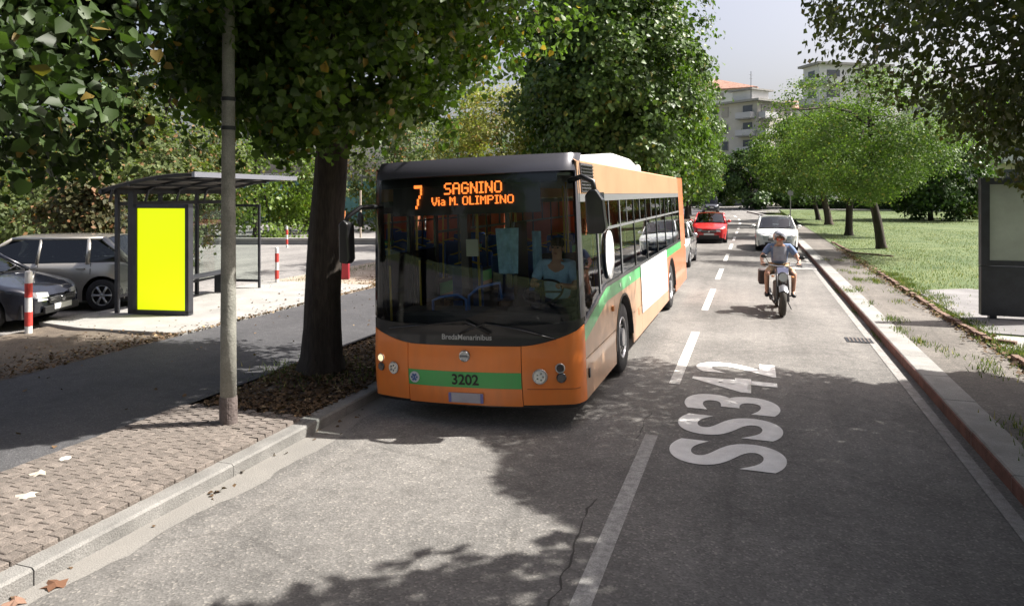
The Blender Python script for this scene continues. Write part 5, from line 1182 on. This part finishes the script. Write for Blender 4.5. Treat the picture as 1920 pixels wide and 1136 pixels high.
# ------------------------------------------------------------------ people
SKIN = mat('skin', (.48, .27, .19), .55, var=.08, vscale=20)
def skinned(name, verts, edges, radii, m, parent, root=0, sub=2, **kw):
    me = bpy.data.meshes.new(name); me.from_pydata([tuple(v) for v in verts], edges, []); me.materials.append(m)
    o = link(name, me, parent, **kw); md = o.modifiers.new('skin', 'SKIN'); md.use_smooth_shade = True
    sv = me.skin_vertices[0].data
    for i, r_ in enumerate(radii):
        sv[i].radius = (r_, r_) if isinstance(r_, (int, float)) else r_
        sv[i].use_root = (i == root)
    s_ = o.modifiers.new('sub', 'SUBSURF'); s_.levels = sub; s_.render_levels = sub
    return o
def chain(n, o=0): return [(o + i, o + i + 1) for i in range(n - 1)]
def person(label, loc, rz, J, shirt, pants, hair=None, parent=None, long_pants=False, helmet=None, shoe=None, visor=None):
    """J: joint dict in local metres; figure faces local -Y"""
    p = thing('person', label, 'person', loc, rz)
    if parent: pass
    V = {k: Vector(v) for k, v in J.items()}
    names = ['pelvis', 'waist', 'chest', 'neck', 'head', 'crown', 'shL', 'elL', 'wrL', 'haL', 'shR', 'elR', 'wrR', 'haR', 'hipL', 'knL', 'anL', 'toL', 'hipR', 'knR', 'anR', 'toR']
    rad_ = {'pelvis': (.15, .115), 'waist': (.14, .105), 'chest': (.165, .115), 'neck': .055, 'head': (.075, .085), 'crown': (.07, .08), 'sh': .062, 'el': .045, 'wr': .03, 'ha': (.042, .02), 'hip': .095, 'kn': .06, 'an': .042, 'to': .035}
    E_ = [('pelvis', 'waist'), ('waist', 'chest'), ('chest', 'neck'), ('neck', 'head'), ('head', 'crown')]
    for s in 'LR': E_ += [('chest', 'sh' + s), ('sh' + s, 'el' + s), ('el' + s, 'wr' + s), ('wr' + s, 'ha' + s), ('pelvis', 'hip' + s), ('hip' + s, 'kn' + s), ('kn' + s, 'an' + s), ('an' + s, 'to' + s)]
    idx = {n: i for i, n in enumerate(names)}
    rr = [rad_.get(n, rad_.get(n[:-1])) for n in names]
    skinned('body', [V[n] for n in names], [(idx[a], idx[b]) for a, b in E_], rr, SKIN, p, 0, 2)
    # shirt with short sleeves
    vs = [V['pelvis'] + Vector((0, 0, .02)), V['waist'], V['chest'], V['neck'] - Vector((0, 0, .055))]; es = chain(4); ra = [(.175, .14), (.170, .135), (.190, .138), (.085, .08)]
    for s in 'LR':
        k = len(vs); vs += [V['sh' + s], V['sh' + s].lerp(V['el' + s], .55), V['sh' + s].lerp(V['el' + s], .8)]; es += [(2, k), (k, k + 1), (k + 1, k + 2)]; ra += [.082, .068, .066]
    skinned('shirt', vs, es, ra, shirt, p, 0, 2)
    vs = [V['pelvis']]; es = []; ra = [(.165, .135)]
    for s in 'LR':
        k = len(vs); e = 1.0 if long_pants else .0
        vs += [V['hip' + s], V['hip' + s].lerp(V['kn' + s], .55), V['kn' + s].lerp(V['hip' + s], .02 if long_pants else .06)]; es += [(0, k), (k, k + 1), (k + 1, k + 2)]; ra += [.115, .095, .078]
        if long_pants: vs += [V['kn' + s].lerp(V['an' + s], .5), V['an' + s] + Vector((0, 0, .03))]; es += [(k + 2, k + 3), (k + 3, k + 4)]; ra += [.066, .06]
    skinned('trousers' if long_pants else 'shorts', vs, es, ra, pants, p, 0, 2)
    for s in 'LR':
        a, tt = V['an' + s], V['to' + s]; skinned('shoe', [a + Vector((0, .03, -.02)), a.lerp(tt, .5) + Vector((0, 0, -.01)), tt + (tt - a).normalized() * .03], chain(3), [(.058, .05), (.056, .045), (.045, .035)], shoe or CDARK, p)
        # fingers
        h, w_ = V['ha' + s], V['wr' + s]; d = (h - w_).normalized(); sd = d.cross(Vector((0, 0, 1))).normalized(); dn = Vector((0, 0, -1))
        vs = []; es = []; ra = []
        for f_ in range(4):
            k = len(vs); o_ = h + sd * (f_ - 1.5) * .021; L = (.060, .068, .064, .050)[f_]
            vs += [o_ - d * .02, o_ + d * L * .55, o_ + d * L * .75 + dn * L * .45, o_ + d * L * .35 + dn * L * .75]; es += chain(4, k); ra += [.0095, .009, .0085, .0075]
        for f_ in range(4):
            skinned('finger', vs[f_ * 4:f_ * 4 + 4], chain(4), ra[f_ * 4:f_ * 4 + 4], SKIN, p, 0, 1)
        skinned('thumb', [w_.lerp(h, .5), w_.lerp(h, .9) + sd * (-.045 if s == 'L' else .045) + dn * .01, h + sd * (-.03 if s == 'L' else .03) + dn * .045], chain(3), [.012, .011, .009], SKIN, p, 0, 1)
    hd = V['head']; cr_ = V['crown']; up_ = (cr_ - hd).normalized()
    fwd = Vector((0, -1, 0)); 
    q = MB(); q.ball(hd + Vector((0, -.085, .015)), (.016, .026, .028), 8, 6); q.obj('nose', SKIN, p, smooth=True)
    for sx in (-.032, .032):
        q = MB(); q.ball(hd + Vector((sx, -.078, .04)), (.014, .010, .010), 8, 6); q.obj('eye', mat('eye_dark', (.03, .025, .02), .3), p, smooth=True)
        q = MB(); q.ball(hd + Vector((sx * 2.6, .0, .02)), (.012, .025, .035), 8, 6); q.obj('ear', SKIN, p, smooth=True)
    q = MB(); q.ball(hd + Vector((0, -.08, -.03)), (.026, .012, .007), 8, 6); q.obj('mouth', mat('lip', (.32, .12, .10), .5), p, smooth=True)
    if hair: q = MB(); q.ball(hd.lerp(cr_, .75) + Vector((0, .02, .01)), (.088, .098, .075), 14, 8); q.obj('hair', hair, p, smooth=True)
    if helmet:
        c_ = hd.lerp(cr_, .45) + Vector((0, .015, .01)); q = MB(); n, m_ = 22, 12
        def PH(i, j):
            a = 2 * PI * i / n; t_ = PI * .72 * j / m_; fr = math.cos(a + PI / 2)  # front at -y
            front = max(0, -math.sin(a)); t2 = t_ * (1 - .42 * front ** 1.5)
            return (c_.x + .140 * math.sin(t2) * math.cos(a), c_.y + .155 * math.sin(t2) * math.sin(a), c_.z + .145 * math.cos(t2))
        q.grid(PH, n, m_); ho = q.obj('helmet', helmet, p, smooth=True, thick=.018, fix=True)
        q = MB(); q.grid(lambda i, j: (c_.x + .10 * math.sin(-.9 + 1.8 * i / 8), c_.y - .12 - .03 * math.cos(-.9 + 1.8 * i / 8) - .045 * j, c_.z + .055 + .01 * j), 8, 1); q.obj('helmet_peak', CDARK, ho, thick=.006)
    return p
JD = dict(pelvis=(0, 0, 0), waist=(0, -.01, .17), chest=(0, -.02, .40), neck=(0, -.03, .56), head=(0, -.04, .66), crown=(0, -.03, .76), shL=(.19, -.03, .48), elL=(.27, -.16, .24), wrL=(.20, -.40, .28), haL=(.15, -.47, .30),
          shR=(-.19, -.03, .48), elR=(-.26, -.18, .25), wrR=(-.20, -.40, .28), haR=(-.15, -.47, .30), hipL=(.10, -.04, -.03), knL=(.14, -.46, .03), anL=(.13, -.55, -.36), toL=(.13, -.70, -.42), hipR=(-.10, -.04, -.03), knR=(-.14, -.46, .03), anR=(-.13, -.55, -.36), toR=(-.13, -.70, -.42))
SHB = mat('light_blue_shirt', (.38, .58, .78), .85, var=.15, vscale=12)
dv = person('bus driver in a light blue short sleeved shirt seated behind the windscreen', (-2.93 + .66, 7.36 + 1.30, 1.14), 0, JD, SHB, mat('navy_trousers', (.02, .025, .05), .9), hair=mat('hair_brown', (.05, .03, .02), .8), long_pants=True)

# ------------------------------------------------------------------ motorcycle and rider
mb = thing('motorcycle', 'dark naked motorcycle with a grey fuel tank ridden towards the camera in the right lane', 'motorcycle', (.56, 15.85, road_z(.56, 16)), 0.03)
mb.rotation_euler = (0, rad(1.5), rad(2))
MBK = mat('moto_black', (.015, .015, .017), .4, coat=.4); MGY = mat('moto_engine', (.10, .10, .105), .45, .7); TANK = mat('moto_tank', (.17, .18, .27), .25, .4, coat=1)
for wy, r in ((0, .325), (1.38, .31)):
    q = MB(); q.ring((0, wy, r), (1, 0, 0), r - .066, .066, 36, 10); wo = q.obj('wheel', mat('moto_tyre', (.05, .045, .038), .85), mb, smooth=True)
    q = MB(); q.ring((0, wy, r), (1, 0, 0), r - .11, .018, 30, 6); q.disc((0, wy, r), (1, 0, 0), .05, .12, 14)
    for k in range(10): a = PI * 2 * k / 10; q.tube([(0, wy + .04 * math.cos(a), r + .04 * math.sin(a)), (0, wy + (r - .1) * math.cos(a), r + (r - .1) * math.sin(a))], .008, 4)
    q.obj('rim', MGY, wo)
    for sx in (-.07, .07): q = MB(); q.disc((sx, wy, r), (1, 0, 0), .13, .006, 20); q.obj('brake_disc', CHROME, wo)
q = MB(); q.grid(lambda i, j: ((-.085 + .17 * j / 4), -.0 + .345 * math.cos(.35 + 2.0 * i / 12) * -1 * -1, .315 + .345 * math.sin(.35 + 2.0 * i / 12) - .02 * abs(j - 2)), 12, 4); q.obj('front_mudguard', mat('mudguard_grey', (.16, .165, .18), .4, .4), mb, smooth=True, thick=.006)
for sx in (-.11, .11): q = MB(); q.tube([(sx, 0, .31), (sx, .18, .70), (sx * .9, .30, .98)], [.028, .025, .022], 10); q.obj('fork_leg', MGY, mb, smooth=True)
q = MB(); q.disc((0, .09, .80), (0, 1, -.1), .10, .13, 22); q.obj('headlight_shell', MBK, mb, bevel=.02)
q = MB(); q.disc((0, .02, .795), (0, 1, -.1), .088, .012, 22); q.obj('headlight', LAMPG, mb)
q = MB(); q.add([(-.10, .06, .86), (.10, .06, .86), (.11, .16, .98), (-.11, .16, .98)], [(0, 1, 2, 3)]); q.obj('headlight_cowl', TANK, mb, thick=.01)
q = MB(); q.tube([(-.38, .36, 1.01), (-.26, .31, 1.02), (-.08, .28, .99), (.08, .28, .99), (.26, .31, 1.02), (.38, .36, 1.01)], .014, 8); q.obj('handlebar', CHROME, mb, smooth=True)
for sx in (-1, 1):
    q = MB(); q.tube([(sx * .27, .315, 1.02), (sx * .39, .365, 1.01)], .019, 8); q.obj('grip', MBK, mb)
    q = MB(); q.tube([(sx * .25, .31, 1.02), (sx * .33, .26, 1.16)], .007, 6); q.ball((sx * .37, .25, 1.19), (.065, .012, .038), 10, 6); q.obj('mirror', MBK, mb)
    q = MB(); q.ball((sx * .19, .12, .80), (.035, .03, .022), 8, 6); q.obj('indicator', mat('ind_orange', (.7, .25, .05), .3, coat=1), mb)
    q = MB(); q.tube([(sx * .16, .55, .36), (sx * .30, .55, .36)], .016, 8); q.obj('foot_peg', MBK, mb)
q = MB(); q.ball((0, .56, .86), (.15, .27, .13), 16, 10); q.obj('fuel_tank', TANK, mb, smooth=True)
q = MB(); q.box((0, .98, .82), (.26, .66, .10)); q.obj('seat', MBK, mb, bevel=.04)
q = MB(); q.box((0, .55, .48), (.30, .42, .36)); q.obj('engine', MGY, mb, bevel=.04)
q = MB()
for k in range(6): q.box((0, .34, .42 + k * .035), (.26, .10, .012))
q.obj('cooling_fin', MBK, mb)
q = MB(); q.tube([(-.09, .30, .5), (-.12, .22, .34), (-.13, .40, .22), (-.16, .9, .24)], .022, 8); q.tube([(-.16, .9, .24), (-.19, 1.45, .38)], .045, 10); q.obj('exhaust', MGY, mb, smooth=True)
for sx in (-.10, .10): q = MB(); q.tube([(sx, 1.38, .30), (sx, .80, .36)], .022, 8); q.obj('swingarm', MGY, mb)
q = MB(); q.tube([(0, .30, .95), (0, .5, .70), (0, .85, .60), (0, 1.3, .78)], .03, 8); q.tube([(0, .28, .92), (0, .36, .40), (0, .6, .28)], .028, 8); q.obj('frame', MBK, mb, smooth=True)
q = MB(); q.box((-.33, 1.15, .68), (.20, .42, .32)); q.obj('side_case', mat('case_brown', (.06, .045, .045), .7), mb, bevel=.04)
q = MB(); q.tube([(.10, .7, .32), (.24, .78, .05)], .012, 6); q.obj('side_stand', MBK, mb)
JR = dict(pelvis=(0, .90, .93), waist=(0, .86, 1.09), chest=(0, .78, 1.29), neck=(0, .72, 1.44), head=(0, .67, 1.53), crown=(0, .69, 1.63), shL=(.20, .77, 1.37), elL=(.36, .66, 1.16), wrL=(.37, .45, 1.07), haL=(.35, .39, 1.045),
          shR=(-.20, .77, 1.37), elR=(-.36, .66, 1.16), wrR=(-.37, .45, 1.07), haR=(-.35, .39, 1.045), hipL=(.10, .86, .90), knL=(.27, .50, .83), anL=(.26, .62, .43), toL=(.27, .48, .36), hipR=(-.10, .86, .90), knR=(-.27, .50, .83), anR=(-.26, .62, .43), toR=(-.27, .48, .36))
SHR = mat('rider_blue_shirt', (.16, .22, .36), .9, var=.25, vscale=8)
rd = person('motorcycle rider in a blue shirt, beige shorts and a white and navy helmet', (.56, 15.85, road_z(.56, 16)), 0.03, JR, SHR, mat('beige_shorts', (.42, .30, .18), .9, var=.15, vscale=10), helmet=mat('helmet_white', (.10, .11, .17), .25, var=.5, vscale=7, color2=(.5, .51, .54), coat=1), shoe=CDARK)
q = MB(); q.grid(lambda i, j: (.15 * math.sin(-1 + 2 * i / 8), .78 - .165 * math.cos(-.9 + 1.8 * i / 8) + .01, 1.38 - .05 * j), 8, 6); q.obj('vest', mat('grey_vest', (.30, .31, .36), .9, var=.2, vscale=10), rd, smooth=True, thick=.01)
q = MB(); q.grid(lambda i, j: (.075 * math.sin(-1 + 2 * i / 6), .67 - .088 * math.cos(-1 + 2 * i / 6), 1.555 - .045 * j), 6, 1); q.obj('sunglasses', mat('red_sun', (.55, .05, .03), .2, coat=1), rd, smooth=True)

# ------------------------------------------------------------------ litter and loose plants
def scatter(name, n, fn, lm, size, seed, up=1.2, **kw):
    r = np.random.default_rng(seed); P = []
    while len(P) < n:
        p = fn(r)
        if p is not None: P.append(p)
    return leaves(name, lm, np.array(P), size, None, up=up, seed=seed, **kw)
LM_DRY = leaf_mat('dry_leaf', (.065, .042, .025), (.18, .115, .065), (.32, .24, .14), .06, .1, .8)
def f1(r):
    x, y = r.uniform(-6.05, -4.56), 6.8 + r.exponential(5.5)
    if y > 30: return None
    return (x, y, .075 + .03 * r.random() + .10 * math.exp(-((x + 5.45) ** 2 + (y - 8.44) ** 2) / .35))
scatter('fallen_leaves', 9000, f1, LM_DRY, .050, 1, kind='stuff')
def f2(r):
    x, y = -9.15 - r.exponential(.45), r.uniform(4, 26)
    if x < -11.5 or (x < -9.3 and 10 < y < 16.8 and r.random() < .93): return None
    return (x, y, .115 + .02 * r.random() if x > -9.4 or y < 10 or y > 16.8 else .135)
scatter('fallen_leaves', 5000, f2, LM_DRY, .045, 2, kind='stuff')
def f3(r):
    x = (LK + abs(r.normal()) * .12) if r.random() < .5 else r.uniform(-9, -6.1); y = r.uniform(2.5, 24)
    return (x, y, (road_z(x, y) + .012) if x > -5 else .112)
scatter('fallen_leaves', 260, f3, LM_DRY, .045, 3, kind='stuff')
def f4(r):
    x = 3.5 + r.normal() * .12; y = r.uniform(6, 34); return (x, y, .135 + .03 * r.random())
scatter('fallen_leaves', 1800, f4, LM_DRY, .06, 4, kind='stuff')
# a few big single leaves and pale scraps on the pavers
for k, (x, y, z, s, c, lb) in enumerate(((-5.75, 4.62, .125, .10, (.42, .38, .32), 'pale dry leaf on the pavers, farthest from the kerb'), (-5.42, 4.25, .125, .11, (.45, .42, .36), 'pale dry leaf on the pavers nearer the left kerb'), (-5.85, 4.95, .125, .08, (.60, .57, .52), 'small pale scrap on the pavers near the shade edge'), (-6.0, 4.02, .125, .09, (.55, .55, .53), 'round white scrap at the left edge of the pavers'), (-4.28, 3.55, -.026, .11, (.12, .055, .028), 'rust brown leaf lying in the gutter by the kerb'), (-4.33, 3.32, -.026, .10, (.22, .13, .09), 'dark curled leaf in the gutter, nearest the camera'))):
    q = MB(); a = k * 1.3
    pts = []
    for i in range(11):
        rr = s * (.55 + .45 * abs(math.cos(i * PI * 5 / 11))) ; th_ = a + 2 * PI * i / 11; pts.append((x + rr * math.cos(th_) * .8, y + rr * math.sin(th_) * .8, z + .012 * math.sin(i * 2.1)))
    q.add(pts + [(x, y, z + .018)], [(i, (i + 1) % 11, 11) for i in range(11)])
    q.obj('single_leaf', mat('scrap_%d' % k, c, .85), None, thick=.002, label=lb, cat='leaf')
# grass: blades and tufts
def blades(name, P, h, m, seed, **kw):
    r = np.random.default_rng(seed); N = len(P); a = r.uniform(0, 6.28, N); H = h * r.uniform(.5, 1.3, N); wd = .008 + .10 * H
    d = np.stack([np.cos(a), np.sin(a), np.zeros(N)], 1); lean = r.normal(size=(N, 3)) * .35 * H[:, None]; lean[:, 2] = H
    V = np.stack([P - d * wd[:, None] / 2, P + d * wd[:, None] / 2, P + lean], 1)
    me = bpy.data.meshes.new(name); me.vertices.add(N * 3); me.vertices.foreach_set('co', V.reshape(-1).astype(np.float32)); me.loops.add(N * 3); me.loops.foreach_set('vertex_index', np.arange(N * 3, dtype=np.int32))
    me.polygons.add(N); me.polygons.foreach_set('loop_start', (np.arange(N) * 3).astype(np.int32))
    try: me.polygons.foreach_set('loop_total', np.full(N, 3, dtype=np.int32))
    except Exception: pass
    me.update(calc_edges=True); at = me.attributes.new('tint', 'FLOAT', 'POINT'); at.data.foreach_set('value', np.repeat(r.random(N), 3).astype(np.float32)); me.materials.append(m)
    return link(name, me, **kw)
def cx_np(y): return np.where(y < 60, 0.0, -0.0018 * (y - 60) ** 2)
LM_GR = leaf_mat('grass_blade', (.06, .095, .030), (.125, .16, .058), (.32, .28, .15), .12, .3, .8)
r = np.random.default_rng(9); N = 190000
yy = 13.5 + 88 * r.random(N) ** 1.5; xx = 3.62 + cx_np(yy) + (18 + .25 * yy) * r.random(N)
ok = ~((xx < 8.2) & (yy < 20.5) & (r.random(N) < .93)); xx, yy = xx[ok], yy[ok]
blades('lawn_blades', np.stack([xx, yy, .13 + .05 * np.sin(xx * .4) * np.sin(yy * .25) * (xx > 5) + .03 * (xx > 8)], 1), .07, LM_GR, 1, kind='stuff')
P = []
for k in range(46):
    x0, y0 = (random.choice([2.43, 2.5, 2.75, 3.1, 3.45, 3.55]) + random.gauss(0, .07), random.uniform(7, 30))
    for i in range(random.randint(25, 110)): P.append((x0 + random.gauss(0, .09), y0 + random.gauss(0, .22), .112))
for k in range(60):
    x0, y0 = 3.62 + abs(random.gauss(0, .18)), random.uniform(10, 24)
    for i in range(90): P.append((x0 + random.gauss(0, .10), y0 + random.gauss(0, .15), .135))
for i in range(700): P.append((2.06 + random.gauss(0, .02), random.choice([14.2, 16.9, 20.5]) + random.gauss(0, .35), -.06))
for i in range(900): P.append((-5.45 + random.gauss(0, .35) - .1, 8.4 + random.gauss(0, .3), .12))
for i in range(2500): P.append((-12.0 + random.gauss(0, .25), random.uniform(10, 30), .07))
blades('weed_tufts', np.array(P), .07, LM_GR, 2, kind='stuff')
